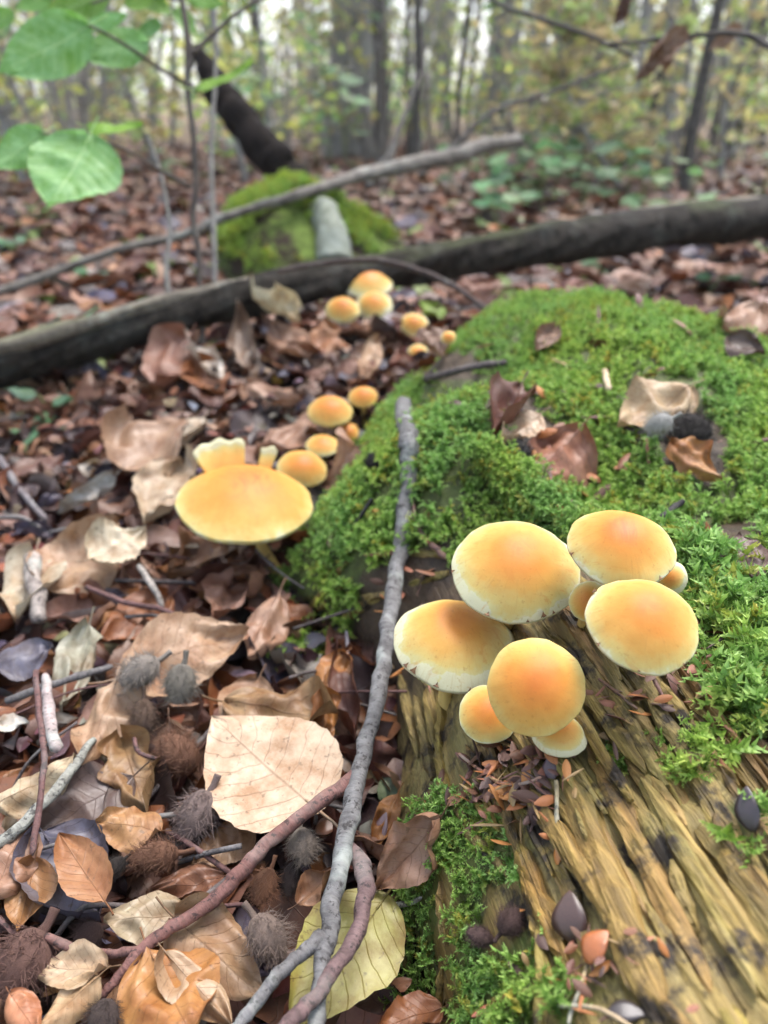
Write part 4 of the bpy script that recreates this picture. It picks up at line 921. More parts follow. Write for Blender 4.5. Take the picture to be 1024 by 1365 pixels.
def scatter_leaves():
    rs = random.Random(17); cnt = 0; tries = 0
    taken = []
    while cnt < 230 and tries < 9000:          # the leaves that show largest: each its own object
        tries += 1
        px = rs.uniform(-60, 1080); py = 440 + 925*rs.random()**0.85
        if any((px-a)**2 + (py-b)**2 < (r_*0.8+8)**2 for a, b, r_, _ in HERO_PX) or inpoly(px, py, POLY_MOSS) or (px > 620 and py > 600): continue
        p, t = hit(px, py)
        if float(log_h(p.x, p.y)) > float(ground_h(p.x, p.y)) + 0.004 or t > 1.15: continue
        if px > 640 and py > 420 and p.x > 0.0 and t < 0.6: continue
        if any((px-a)**2 + (py-b)**2 < (r_*0.8+8)**2 for a, b, r_, _ in HERO_PX): continue
        spc = 0.020*F_PX/t*0.62
        if any((px-a)**2 + (py-b)**2 < (spc*0.55)**2 for a, b in taken): continue
        taken.append((px, py))
        gi = rs.randrange(len(GEN)); me = GEN[gi][0]; c, nm = pick_col(rs, True)
        o = ob('fallen_leaf', me, rand_frame(rs, p + Vector((0, 0, rs.uniform(0.003, 0.010) if any((px-a)**2 + (py-b)**2 < (r_+60)**2 for a, b, r_, _ in HERO_PX) else rs.uniform(0.008, 0.028))), 0.50, rs.uniform(0.42, 0.85)), None, c)
        blur = t > 0.75
        tag(o, near_label(px, py, nm, ('blurred ' if blur else '') + ['curled', 'crumpled', 'dry', 'bent', 'wavy'][gi % 5], 'leaf'), 'leaf', 'blurred litter leaves by the trunk' if blur else 'loose litter leaves left of the log')
        cnt += 1
    print('leaf objects', cnt)
    Vs = []; Fs = []; Ls = []; Cs = []; o = 0
    def add(V, Fc, LC, M, c, r):
        nonlocal o
        A = np.array(M); Vs.append(V @ A[:3, :3].T + A[:3, 3]); Fs.append(Fc + o)
        l = LC.copy(); l[:, 2] = r; Ls.append(l); Cs.append(np.broadcast_to(np.array(c), (len(V), 3))); o += len(V)
    GQ = [(V, [f for f in Fc], LC) for _, V, Fc, LC in GEN]
    G4 = [(V, np.array([f for f in Fc if len(f) == 4]), LC) for V, Fc, LC in GQ]
    LOWG = [leaf_data(0.058, 0.036, rs.uniform(-0.8, 0.8), rs.uniform(-2, 2), rs.uniform(-0.5, 0.6), 0.14, 0.02, 400+i, 8, 6, 0.3, 0.15, False, 0, 1.0) for i in range(12)]; LOWG = [(V, np.array(Fc), LC) for V, Fc, LC in LOWG]
    for k in range(3000):                      # under layer in the near litter
        x = rs.uniform(-0.65, 0.20); y = rs.uniform(0.10, 1.15)
        if float(log_h(x, y)) > float(ground_h(x, y)) + 0.03: continue
        V, Fc, LC = rs.choice(LOWG)
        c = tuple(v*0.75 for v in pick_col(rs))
        add(V, Fc, LC, rand_frame(rs, Vector((x, y, float(ground_h(x, y)) + rs.uniform(-0.006, 0.010))), 0.50, rs.uniform(0.45, 1.0)), c, rs.random())
    n = 15000                                  # and out to where single leaves can no longer be told apart
    for k in range(2600):                      # crumbs and torn bits filling the gaps
        x = rs.uniform(-0.60, 0.16); y = rs.uniform(0.10, 0.95)
        if float(log_h(x, y)) > float(ground_h(x, y)) + 0.03: continue
        V, Fc, LC = rs.choice(LOW); c = tuple(v*rs.uniform(0.5, 1.1) for v in pick_col(rs))
        add(V, Fc, LC, rand_frame(rs, Vector((x, y, float(ground_h(x, y)) + rs.uniform(0.004, 0.018))), 0.6, rs.uniform(0.12, 0.36)), c, rs.random())
    YY = 0.9 + 6.6*RNG.random(n)**1.5; XX = RNG.uniform(-0.62, 0.62, n)*(YY+0.5); GG = ground_h(XX, YY); LL_ = log_h(XX, YY)
    for k in range(n):
        x, y, g = float(XX[k]), float(YY[k]), float(GG[k])
        if y < 1.0 and LL_[k] > g: continue
        V, Fc, LC = rs.choice(LOW)
        c = tuple(v*1.0 for v in pick_col(rs)) if rs.random() > 0.05 else (0.16, 0.24, 0.05)
        add(V, Fc, LC, rand_frame(rs, Vector((x, y, g + rs.uniform(0.0, 0.02))), 0.38, rs.uniform(0.7, 1.3)), c, rs.random())
    me = mesh_from('leaf_litter', np.concatenate(Vs), np.concatenate(Fs), M_LITTER, np.concatenate(Ls), np.concatenate(Cs))
    tag(ob('leaf_litter', me), 'deep carpet of small brown fallen leaves covering the forest floor', 'leaf litter', kind='stuff')

# ------------------------------------------------------------------ sticks and twigs
def px_path(pts, mode='surf'):
    # pts: (px, py, width px, lift above the surface) -> world points and radii
    W = []; Rr = []
    if mode == 'surf':
        for x, y, wd, off in pts:
            p, t = hit(x, y, off); W.append(p); Rr.append(wd*t/2/F_PX)
    else:                                      # the 4th entry is the depth in metres
        for x, y, wd, t in pts: W.append(P(x, y, t)); Rr.append(wd*t/2/F_PX)
    return W, Rr
def tube_obj(name, pts, mat, col, mode='surf', parent=None, sides=12, rough=0.08, seed=1, n=8, fr=60.0):
    W, Rr = px_path(pts, mode); path, rad = smooth_path(W, Rr, n)
    m_ = len(path); q = np.arange(m_)
    J = np.stack([noise2(q*0.55, np.zeros(m_)+k*9.7, seed+k) for k in range(3)], 1)*rad[:, None]*0.5
    J[0] = 0; J[-1] = 0; path = path + J
    kn = np.random.default_rng(seed).random(m_) < 0.10
    rad = rad*(1 + 0.10*kn + 0.14*noise2(q*0.8, q*0.0, seed+40)); rad[-1] *= 0.55
    V, Fc, LC = tube_data(path, rad, sides, rough, seed, fr)
    return ob(name, mesh_from(name, V, Fc, mat, LC), None, parent, col)
def above(pts, lift=0.0):                     # keep a stick on top of the surface it crosses
    res = []
    for x, y, wd, t in pts:
        ts = hit(x, y, lift + wd*t/2/F_PX)[1]; res.append((x, y, wd, min(t, ts)))
    return res
def lerp_depth(pts, t0, t1):
    L = [0.0]
    for a, b in zip(pts, pts[1:]): L.append(L[-1] + math.hypot(a[0]-b[0], a[1]-b[1]))
    return [(x, y, wd, 1.0/((1/t0) + (1/t1-1/t0)*l/L[-1])) for (x, y, wd), l in zip(pts, L)]
GREY = (0.135, 0.132, 0.132); REDT = (0.13, 0.07, 0.065); DTW = (0.10, 0.085, 0.082)
_, t_top = hit(541, 545, 0.012); _, t_bot = hit(425, 1365, 0.050); _, t_fork = hit(462, 1130, 0.035)
main = above(lerp_depth([(538, 538, 22), (545, 580, 28), (545, 620, 23), (539, 680, 21), (531, 750, 21), (519, 820, 21), (513, 880, 22), (497, 950, 22), (480, 1030, 24), (464, 1100, 25), (447, 1180, 24), (436, 1250, 23), (425, 1310, 21), (418, 1400, 21)], t_top*0.985, t_bot), 0.004)
stick = root('forked_stick', P(464, 1100, t_fork), 'long grey lichen flecked stick with a reddish side branch leaning on the moss', 'stick')
tube_obj('main_stem', main, M_TWIG, GREY, 'd', stick, 16, 0.10, 4, 8, 90)
tm = {int(y): t for _, y, _, t in main}
tube_obj('side_branch', lerp_depth([(458, 1132, 26), (480, 1148, 24), (489, 1185, 23), (477, 1240, 22), (447, 1292, 21), (410, 1340, 21), (365, 1385, 20)], tm[1100], t_bot*0.97), M_STICK, (0.15, 0.10, 0.098), 'd', stick, 12, 0.10, 6, 8, 90)
tube_obj('side_branch', lerp_depth([(430, 1248, 22), (398, 1276, 19), (365, 1305, 18), (330, 1352, 17), (300, 1385, 16)], tm[1250], t_bot), M_TWIG, (0.15, 0.145, 0.145), 'd', stick, 12, 0.10, 8, 8, 90)
_, tr0 = hit(470, 1040, 0.03); _, tr1 = hit(130, 1330, 0.03)
tr0 = tm[1030]
rp = lerp_depth([(478, 1034, 20), (420, 1075, 19), (355, 1125, 19), (320, 1165, 20), (285, 1200, 18), (230, 1235, 17), (188, 1268, 17), (160, 1300, 13), (132, 1330, 12)], tr0, tr1)
ro_ = tube_obj('side_branch', rp, M_STICK, (0.17, 0.085, 0.072), 'd', stick, 12, 0.10, 11, 8, 90)
tube_obj('side_branch', lerp_depth([(185, 1268, 13), (140, 1271, 12), (105, 1268, 14), (60, 1246, 10)], rp[6][3], rp[6][3]*1.02), M_STICK, (0.16, 0.085, 0.072), 'd', ro_, 10, 0.10, 13, 8, 90)
TW = [
 ([(8, 935, 10, 0.030), (60, 915, 11, 0.034), (110, 900, 9, 0.034), (150, 888, 8, 0.03)], GREY, 'grey twig pointing left below the dark purple leaf'),
 ([(48, 895, 8, 0.05), (52, 950, 9, 0.045), (58, 1000, 8, 0.045), (55, 1060, 8, 0.04), (42, 1140, 10, 0.035)], REDT, 'thin reddish twig standing up at the left edge'),
 ([(-8, 1128, 18, 0.034), (30, 1100, 17, 0.036), (70, 1058, 15, 0.036), (106, 1012, 12, 0.032), (125, 985, 9, 0.026)], (0.24, 0.24, 0.21), 'thick lichen covered grey twig at the left edge'),
 ([(60, 900, 8, 0.04), (66, 950, 18, 0.035), (75, 1000, 17, 0.032)], (0.36, 0.30, 0.29), 'short pale twig with a yellow green lichen spot'),
 ([(115, 782, 7, 0.030), (165, 802, 8, 0.028), (215, 812, 7, 0.026), (245, 828, 6, 0.02)], REDT, 'thin dark twig crossing the chestnut leaf'),
 ([(185, 755, 8, 0.03), (205, 785, 9, 0.028), (216, 810, 8, 0.02)], (0.30, 0.27, 0.24), 'short pale twig by the brown leaf with holes'),
 ([(0, 610, 9, 0.022), (25, 650, 9, 0.02), (62, 694, 8, 0.014)], (0.16, 0.145, 0.15), 'blurred grey twig at the far left of the litter'),
 ([(-5, 690, 7, 0.02), (30, 690, 7, 0.022), (54, 704, 6, 0.016)], (0.20, 0.18, 0.17), 'short blurred twig under the far left twig'),
 ([(44, 745, 24, 0.03), (48, 790, 22, 0.03), (52, 830, 18, 0.022)], (0.30, 0.26, 0.23), 'broad grey wood chip leaning at the left edge'),
 ([(530, 518, 9, 0.010), (580, 502, 10, 0.010), (640, 488, 10, 0.012), (676, 483, 8, 0.012)], DTW, 'dark straight twig lying across the moss'),
 ([(550, 668, 5, 0.006), (556, 700, 7, 0.006), (575, 725, 8, 0.005), (596, 745, 8, 0.004)], (0.20, 0.12, 0.10), 'thin curved brown twig beside the grey stick on the moss'),
 ([(495, 665, 4, 0.016), (480, 690, 6, 0.014), (470, 706, 8, 0.006)], (0.03, 0.03, 0.035), 'small black twig sticking out of the moss'),
 ([(962, 708, 5, 0.012), (950, 740, 6, 0.009), (940, 775, 6, 0.005)], (0.42, 0.26, 0.17), 'thin tan stalk at the right edge of the moss'),
 ([(938, 775, 14, 0.005), (975, 780, 14, 0.006), (1030, 790, 16, 0.006)], (0.12, 0.085, 0.075), 'dark wood shred right of the front mushrooms'),
 ([(880, 690, 7, 0.01), (900, 675, 9, 0.01), (912, 668, 7, 0.01)], (0.03, 0.027, 0.027), 'short black twig on the moss behind the front cluster'),
 ([(806, 495, 8, 0.012), (812, 520, 9, 0.010)], (0.55, 0.42, 0.27), 'short pale straw stub on the moss'),
 ([(745, 1340, 5, 0.006), (800, 1345, 6, 0.008), (845, 1372, 6, 0.006)], (0.52, 0.40, 0.25), 'pale straw lying on the wood at the lower edge'),
 ([(784, 1285, 5, 0.006), (765, 1340, 6, 0.005), (757, 1365, 5, 0.004)], (0.42, 0.32, 0.18), 'thin tan stalk below the shiny beech nut'),
 ([(612, 1005, 4, 0.008), (660, 1040, 5, 0.007), (690, 1046, 5, 0.007), (722, 1036, 4, 0.009)], (0.42, 0.20, 0.13), 'curved reddish stalk in the debris under the front cluster'),
 ([(651, 1043, 3, 0.007), (692, 1078, 4, 0.006)], (0.45, 0.30, 0.18), 'thin tan needle in the debris under the front cluster'),
 ([(741, 1040, 6, 0.008), (743, 1075, 6, 0.006), (741, 1105, 6, 0.005)], (0.30, 0.25, 0.15), 'short upright straw by the dark seed'),
 ([(505, 1210, 8, 0.010), (545, 1204, 7, 0.012), (562, 1196, 4, 0.014)], (0.34, 0.33, 0.28), 'pale root tip poking out at the log foot'),
 ([(462, 842, 4, 0.02), (463, 880, 6, 0.02), (461, 925, 6, 0.02)], (0.22, 0.20, 0.23), 'thin violet grey stalk in front of the orange leaf'),
 ([(798, 905, 4, 0.010), (850, 945, 5, 0.009)], (0.16, 0.09, 0.06), 'thin dark stalk below the rightmost big cap'),
 ([(640, 588, 18, 0.010), (690, 622, 23, 0.010), (735, 660, 24, 0.008), (790, 705, 20, 0.004)], (0.12, 0.10, 0.05), 'mossy broken branch stub behind the front cluster'),
]
for i, (pts, col, label) in enumerate(TW):
    o = tube_obj('twig', pts, M_TWIG if sum(col) > 0.6 else M_STICK, col, 'surf', None, 10, 0.12, 40+i, 7, 90)
    tag(o, label, 'twig')
o = tube_obj('twig', lerp_depth([(372, 362, 6), (440, 350, 7), (500, 347, 8), (560, 361, 8), (610, 385, 8), (655, 418, 7)], 0.92, 0.86), M_STICK, (0.07, 0.05, 0.045), 'd', None, 8, 0.1, 71)
tag(o, 'curved dark twig arching over the trunk down to the moss', 'twig')
rs = random.Random(23)
for i in range(36):
    px = rs.uniform(0, 500); py = rs.uniform(560, 1330); p, t = hit(px, py)
    if float(log_h(p.x, p.y)) > 0.02: continue
    L = rs.uniform(0.02, 0.07); a = rs.uniform(0, 6.28); d = Vector((math.cos(a), math.sin(a), rs.gauss(0, 0.25)))*L/2
    p = p + Vector((0, 0, rs.uniform(0.012, 0.026)))
    path, rad = smooth_path([p-d, p + Vector((rs.gauss(0, 0.004), rs.gauss(0, 0.004), 0.003)), p+d], [rs.uniform(0.0006, 0.0014)]*3, 5)
    V, Fc, LC = tube_data(path, rad, 6, 0.1, i)
    ci = rs.randrange(3); tag(ob('twig', mesh_from('twig', V, Fc, M_STICK, LC), None, None, [REDT, DTW, GREY][ci]), near_label(px, py, ['reddish', 'dark', 'grey'][ci], 'tiny broken' if L < 0.045 else 'thin broken', 'twig'), 'twig', 'small twigs in the litter')

# ------------------------------------------------------------------ beech husks, nuts and scales
def husk_meshes(seed):
    rs = np.random.default_rng(seed); seg, nr = 20, 14; V = []; Fc = []; pts = []
    for i in range(nr):
        f = i/(nr-1); th = np.arange(seg)*2*math.pi/seg
        r = (math.sin(math.pi*(0.06+0.90*f))**0.7)*(0.78 - 0.16*f)
        rr = r*(1 - 0.10*np.abs(np.cos(2*th))**8*(0.3+f)) * (1+0.10*noise2(np.cos(th)*3+seed, np.sin(th)*3+f*5, seed))
        x = -0.9 + 1.8*f
        ring = np.stack([np.full(seg, x), np.cos(th)*rr, np.sin(th)*rr], 1); V.append(ring)
        if 0 < i < nr-1:
            for k in range(seg): pts.append((ring[k], np.array([0.25*(f-0.4), math.cos(th[k]), math.sin(th[k])])))
    V = np.concatenate(V)
    for i in range(nr-1):
        for k in range(seg): Fc.append((i*seg+k, i*seg+(k+1) % seg, (i+1)*seg+(k+1) % seg, (i+1)*seg+k))
    Fc.append(tuple(range(seg))[::-1]); Fc.append(tuple((nr-1)*seg+k for k in range(seg)))
    body = mesh_from('husk_body', V, Fc, M_HUSK)
    SV = []; SF = []
    for j in range(640):
        p, n = pts[rs.integers(len(pts))]; p = p + rs.normal(0, 0.05, 3)
        d = n + rs.normal(0, 0.35, 3) + np.array([0.55, 0, 0]); d /= np.linalg.norm(d)
        s = np.cross(d, rs.normal(size=3)); s /= np.linalg.norm(s); s2 = np.cross(d, s)
        L = rs.uniform(0.16, 0.40); w_ = 0.014; bend = rs.normal(0, 0.14, 3)
        o = len(SV); m_ = p + d*L*0.55 + bend*0.5
        SV += [p+s*w_, p-s*w_*0.5+s2*w_, p-s*w_*0.5-s2*w_, m_+s*w_*0.7, m_-s*w_*0.4+s2*w_*0.6, m_-s*w_*0.4-s2*w_*0.6, p + d*L + bend*1.6]
        SF += [(o, o+1, o+4, o+3), (o+1, o+2, o+5, o+4), (o+2, o, o+3, o+5), (o+3, o+4, o+6), (o+4, o+5, o+6), (o+5, o+3, o+6)]
    spines = mesh_from('spines', SV, SF, M_HUSK, smooth=False)
    path, rad = smooth_path([(-0.8, 0, 0), (-1.15, 0.03, 0.05), (-1.55, 0.0, 0.15)], [0.16, 0.12, 0.14], 4)
    sv, sf, _ = tube_data(path, rad, 8, 0.05, seed)
    return body, spines, mesh_from('stalk', sv, sf, M_HUSK)
HM = [husk_meshes(900+i) for i in range(3)]
def husk(px, py, wpx, ang, col, label, lift=0.0, stalk=True, pitch=0.1, f=None):
    p, t = hit(px, py, lift)
    s = wpx*t/F_PX/2.15
    d = ray(px, py).normalized(); upv = (Vector((0, 0, 1)) - d*d.z).normalized(); rt = d.cross(upv)
    x = (rt*math.cos(R(ang)) + upv*math.sin(R(ang)) - d*pitch)
    M = frame(x, -d + Vector((0, 0, 0.3)), p, s) @ Matrix.Diagonal((1, random.uniform(0.75, 1.2), random.uniform(0.75, 1.1), 1))
    r_ = root('beech_husk', p, label, 'husk', 'spiny beech husks')
    HERO_PX.append((px, py, wpx*0.45, t))
    b, sp, st = random.choice(HM)
    ob('husk_body', b, M, r_, col); ob('spines', sp, M, r_, tuple(c*1.15 for c in col))
    if stalk: ob('stalk', st, M, r_, tuple(c*0.9 for c in col))
HG = (0.24, 0.215, 0.195); HB = (0.15, 0.095, 0.072); HR = (0.20, 0.10, 0.062); HD = (0.075, 0.055, 0.05)
for a in [
 (186, 896, 66, 200, (0.32, 0.285, 0.255), 'pale grey furry husk with a stalk on the corrugated leaf', 0.045), (240, 912, 62, 250, (0.20, 0.185, 0.16), 'grey green furry husk right of the pale grey one', 0.043),
 (192, 958, 60, 260, (0.13, 0.085, 0.062), 'dark brown husk below the two grey husks', 0.030), (238, 1004, 74, 120, HR, 'reddish spiny husk left of the big pale leaf', 0.026),
 (262, 1088, 80, 230, (0.20, 0.15, 0.14), 'large bristly husk below the corner of the big pale leaf', 0.030), (205, 1142, 74, 170, HR, 'brown bristly husk lying open beside a black one', 0.030),
 (150, 1158, 44, 200, (0.04, 0.033, 0.03), 'black open husk beside the brown bristly husk', 0.030), (358, 1250, 76, 300, (0.22, 0.165, 0.14), 'grey brown husk with a pointed stalk right of the reddish twig', 0.038),
 (404, 1128, 54, 275, (0.24, 0.20, 0.17), 'grey husk with tip pointing up between the two sticks', 0.036), (352, 1182, 56, 240, (0.24, 0.115, 0.065), 'rust brown husk behind the grey brown stalked one', 0.028),
 (388, 1172, 50, 250, HD, 'dark husk tucked between the rust brown and grey husks', 0.024), (30, 1285, 100, 215, (0.155, 0.085, 0.070), 'big dark red spiny husk at the left edge', 0.030),
 (138, 1362, 62, 240, HD, 'black spiny husk at the lower edge', 0.032), (878, 566, 44, 215, (0.44, 0.44, 0.43), 'silvery grey husk resting on the tan leaf on the moss', 0.022),
 (920, 575, 66, 10, (0.035, 0.03, 0.028), 'black decayed husk right of the silvery one on the moss', 0.008), (695, 605, 50, 120, (0.045, 0.042, 0.042), 'black husk in the hollow of the moss', 0.010),
 (497, 618, 34, 100, (0.022, 0.02, 0.022), 'small black knobbly husk beside the grey stick top', 0.010), (420, 898, 36, 250, (0.36, 0.33, 0.29), 'small pale grey husk at the moss foot', 0.022),
 (118, 1246, 44, 180, (0.09, 0.055, 0.05), 'dark spiny husk behind the reddish twig end', 0.022), (640, 1248, 44, 170, (0.15, 0.095, 0.09), 'purple brown shaggy tuft on the lower moss', 0.006),
 (680, 1228, 46, 60, (0.10, 0.06, 0.055), 'dark shaggy husk remnant on the lower moss', 0.006), (715, 1085, 34, 80, (0.15, 0.095, 0.09), 'small shaggy brown tuft in the debris under the front cluster', 0.005),
 (1008, 800, 50, 180, (0.06, 0.04, 0.04), 'dark spiky husk at the right edge of the log', 0.008), (612, 462+150, 1, 0, HD, None)][:-1]:
    husk(*a[:6], lift=a[6], stalk=a[4] not in (HD,))

scatter_leaves()
def nut_mesh(seed, n=12, conc=0.0):
    V = []; Fc = []; seg = 18
    for i in range(n):
        f = i/(n-1); r = (math.sin(math.pi*min(1, 0.03+0.97*f))**0.8)*(1-0.35*f)*0.72 + (0.02 if f > 0.9 else 0)
        for k in range(seg):
            th = k*2*math.pi/seg; tri = 1/(max(math.cos(((th) % (2*math.pi/3)) - math.pi/3), 0.2))*0.62
            rr = r*(0.12 + 0.88*tri); V.append((-1 + 2*f, rr*math.cos(th), rr*math.sin(th)))
    for i in range(n-1):
        for k in range(seg): Fc.append((i*seg+k, i*seg+(k+1) % seg, (i+1)*seg+(k+1) % seg, (i+1)*seg+k))
    Fc.append(tuple(range(seg))[::-1]); Fc.append(tuple((n-1)*seg+k for k in range(seg)))
    return mesh_from('beech_nut', V, Fc, M_NUT)
NUT = nut_mesh(1)
def nut(px, py, lpx, ang, col, label, lift=0.004, wide=1.0):
    p, t = hit(px, py, lift); s = lpx*0.8*t/F_PX/2
    d = ray(px, py).normalized(); upv = (Vector((0, 0, 1)) - d*d.z).normalized(); rt = d.cross(upv)
    x = rt*math.cos(R(ang)) + upv*math.sin(R(ang))
    M = frame(x, -d + Vector((0, 0, 0.3)), p, s) @ Matrix.Diagonal((1, wide, wide*0.62, 1))
    tag(ob('beech_nut', NUT, M, None, col), label, 'nut', 'beech nuts and seeds')
for a in [
 (1000, 1078, 72, 115, (0.055, 0.045, 0.055), 'shiny dark grey seed with pale tip on the bare wood', 0.005, 0.95), (765, 1222, 80, 110, (0.08, 0.05, 0.045), 'dark open nut shell with a pale ridge on the wood', 0.005, 1.3),
 (797, 1262, 62, 70, (0.36, 0.13, 0.045), 'shiny orange brown beech nut below the dark shell', 0.008, 1.2), (800, 1178, 62, 10, (0.045, 0.032, 0.04), 'black violet nut husk flap above the dark shell', 0.006, 0.8),
 (736, 1024, 50, 95, (0.09, 0.055, 0.07), 'purple brown seed under the small pale mushroom', 0.005, 0.9), (884, 1262, 34, 140, (0.48, 0.20, 0.05), 'small orange seed on the bare wood right of the nut', 0.003, 0.6),
 (746, 1135, 44, 90, (0.50, 0.20, 0.035), 'orange pointed bud on the wood above the dark shells', 0.003, 0.55), (860, 1255, 40, 45, (0.34, 0.14, 0.06), 'brown bud scale left of the small orange seed', 0.003, 0.4),
 (940, 890, 24, 60, (0.42, 0.24, 0.17), 'pinkish seed beside the wide mushroom', 0.004, 0.9), (968, 1032, 60, 125, (0.34, 0.13, 0.07), 'red brown pointed scale above the dark grey seed', 0.003, 0.4),
 (510, 1105, 54, 75, (0.20, 0.15, 0.17), 'violet grey seed between the stick and the log', 0.018, 0.8), (436, 1105, 40, 10, (0.16, 0.075, 0.04), 'round brown nut behind the grey stick', 0.022, 1.3),
 (655, 1345, 70, 30, (0.30, 0.11, 0.06), 'long red brown scale on the lower moss', 0.005, 0.35), (836, 1352, 64, 25, (0.05, 0.045, 0.05), 'charred black wood lump at the lower edge', 0.003, 0.9),
 (945, 705, 26, 120, (0.40, 0.13, 0.05), 'small red orange scale at the right edge of the moss', 0.005, 0.6), (925, 742, 30, 170, (0.36, 0.17, 0.10), 'coppery scale beside the small pale mushroom', 0.004, 0.8),
 (835, 625, 40, 5, (0.42, 0.18, 0.09), 'coppery curled scrap beside the orange brown leaf', 0.008, 0.5), (441, 722, 22, 80, (0.14, 0.06, 0.055), 'tiny dark red seed in the left moss', 0.010, 0.9)]:
    nut(*a[:6], lift=a[6], wide=a[7])
def scale_mesh(seed):
    V = []; Fc = []; nu, nv = 7, 5
    for i in range(nu):
        f = i/(nu-1); w_ = math.sin(math.pi*(0.06+0.92*f))**0.8*0.42
        for j in range(nv):
            s = -1+2*j/(nv-1); V.append((-1+2*f, s*w_, 0.30*(1-s*s)*w_ + 0.12*math.sin(f*3+seed)))
    for i in range(nu-1):
        for j in range(nv-1): Fc.append((i*nv+j, (i+1)*nv+j, (i+1)*nv+j+1, i*nv+j+1))
    return mesh_from('bud_scale', V, Fc, M_SCALE)
SCM = [scale_mesh(i) for i in range(4)]
REG = [((600, 985, 760, 1110), 120, 'bud scale in the heap of debris under the front mushroom cluster', 'debris under the front cluster'),
       ((770, 885, 900, 985), 34, 'bud scale on the dark wood below the rightmost big cap', 'debris below the right cap'),
       ((900, 780, 1010, 960), 22, 'bud scale on the wood beside the right hand moss', 'debris by the right moss'),
       ((690, 1190, 860, 1365), 34, 'bud scale scattered round the shiny beech nut', 'debris round the nut'),
       ((480, 700, 610, 900), 24, 'bud scale among the wood shreds by the grey stick', 'debris by the grey stick'),
       ((600, 400, 1000, 690), 46, 'small brown scrap lying on the moss', 'scraps on the moss'),
       ((690, 560, 800, 680), 22, 'bud scale in the brown hollow of the moss', 'debris in the moss hollow')]
LM2 = [(651, 951, 'the small mushroom under the lowest cap'), (746, 985, 'the pale small mushroom'), (736, 1024, 'the purple brown seed'), (690, 1046, 'the curved reddish stalk'), (715, 1085, 'the shaggy brown tuft'), (640, 1020, 'the wood edge under the cluster'), (670, 1078, 'the thin tan needle'), (743, 1080, 'the upright straw'),
 (857, 860, 'the wide right cap'), (820, 930, 'the thin dark stalk'), (790, 890, 'the gap between the caps'), (940, 890, 'the pinkish seed'), (925, 742, 'the coppery scale'), (1008, 800, 'the dark spiky husk'), (970, 900, 'the right hand fronds'), (945, 705, 'the red orange scale'), (765, 1222, 'the dark nut shell'), (797, 1262, 'the shiny nut'), (800, 1178, 'the black violet flap'),
 (884, 1262, 'the small orange seed'), (746, 1135, 'the orange bud'), (830, 1345, 'the charred lump'), (757, 1330, 'the tan stalk'), (530, 780, 'the grey stick'), (560, 770, 'the olive wood shred'), (580, 720, 'the thin curved twig'), (480, 815, 'the yellow wood shred'), (740, 610, 'the folded reddish leaf'), (695, 605, 'the black husk'), (735, 665, 'the mossy branch stub'), (690, 575, 'the small ribbed leaf'), (870, 545, 'the tan leaf with the husk'), (730, 452, 'the small brown far leaf'), (810, 508, 'the straw stub'), (925, 615, 'the orange brown leaf'), (890, 680, 'the short black twig'), (600, 500, 'the dark straight twig'), (800, 420, 'the far crest of the moss'), (980, 470, 'the dark curled leaf')]
rs = random.Random(31)
SCOL = [(0.36, 0.14, 0.05), (0.20, 0.09, 0.05), (0.13, 0.065, 0.045), (0.45, 0.20, 0.06), (0.10, 0.06, 0.055), (0.28, 0.12, 0.08), (0.30, 0.21, 0.10), (0.16, 0.08, 0.07)]
for (x0, y0, x1, y1), n, label, grp in REG:
    for i in range(n):
        px = rs.gauss((x0+x1)/2, (x1-x0)/4); py = rs.gauss((y0+y1)/2, (y1-y0)/4)
        p, t = hit(px, py, rs.uniform(0.003, 0.010)); s = rs.uniform(15, 42)*t/F_PX/2
        M = rand_frame(rs, p, 0.5, s)
        if rs.random() < 0.35: M = M @ Matrix.Diagonal((1.3, 0.35, 0.6, 1))
        ci = rs.randrange(len(SCOL)); big = s*2*F_PX/t > 27
        tag(ob('bud_scale', rs.choice(SCM), M, None, SCOL[ci]), near_label(px, py, ['rusty', 'brown', 'dark brown', 'orange', 'blackish', 'reddish', 'straw', 'purplish'][ci], 'large' if big else 'tiny', 'bud scale', LM2), 'bud scale', grp)

# ------------------------------------------------------------------ fallen dark trunk, mossy stump, dead wood behind
def dark_trunk():
    pts = lerp_depth([(-120, 520, 66), (-40, 497, 64), (60, 470, 60), (200, 430, 60), (320, 400, 56), (430, 376, 54), (540, 356, 56), (640, 340, 60), (760, 321, 62), (880, 305, 62), (960, 296, 60), (1080, 281, 60), (1180, 268, 58)], 0.80, 1.45)
    r_ = root('fallen_log', P(430, 400, 1.05), 'dark thin fallen trunk lying across the whole scene behind the mushrooms', 'trunk')
    W, Rr = px_path(pts, 'd'); Rr = [q*0.84 for q in Rr]; path, rad = smooth_path(W, Rr, 10)
    V, Fc, LC = tube_data(path, rad, 36, 0.20, 77, 12)
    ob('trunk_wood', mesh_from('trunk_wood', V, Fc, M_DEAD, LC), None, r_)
    pale = mat_bark('weathered_wood', (0.06, 0.05, 0.04), (0.20, 0.17, 0.13), 0.2, False, 0.3, 0.5, bs=0.8, bd=0.004)
    for k, (pp, t0, t1) in enumerate(([[(790, 302, 18), (880, 285, 24), (960, 275, 20), (1080, 266, 18)], 1.20, 1.37], [[(-60, 478, 20), (60, 448, 22), (200, 408, 20), (330, 374, 10)], 0.80, 0.94], [[(330, 372, 8), (420, 352, 10), (500, 349, 9), (560, 366, 8)], 0.95, 1.05])):
        W, Rr = px_path(lerp_depth(pp, t0, t1), 'd'); path, rad = smooth_path(W, Rr, 8)
        V, Fc, LC = tube_data(path, rad, 14, 0.22, 80+k, 14)
        ob('peeling_bark', mesh_from('peeling_bark', V, Fc, pale if k < 2 else M_DEAD, LC), None, r_)
dark_trunk()
M_STUMP = None
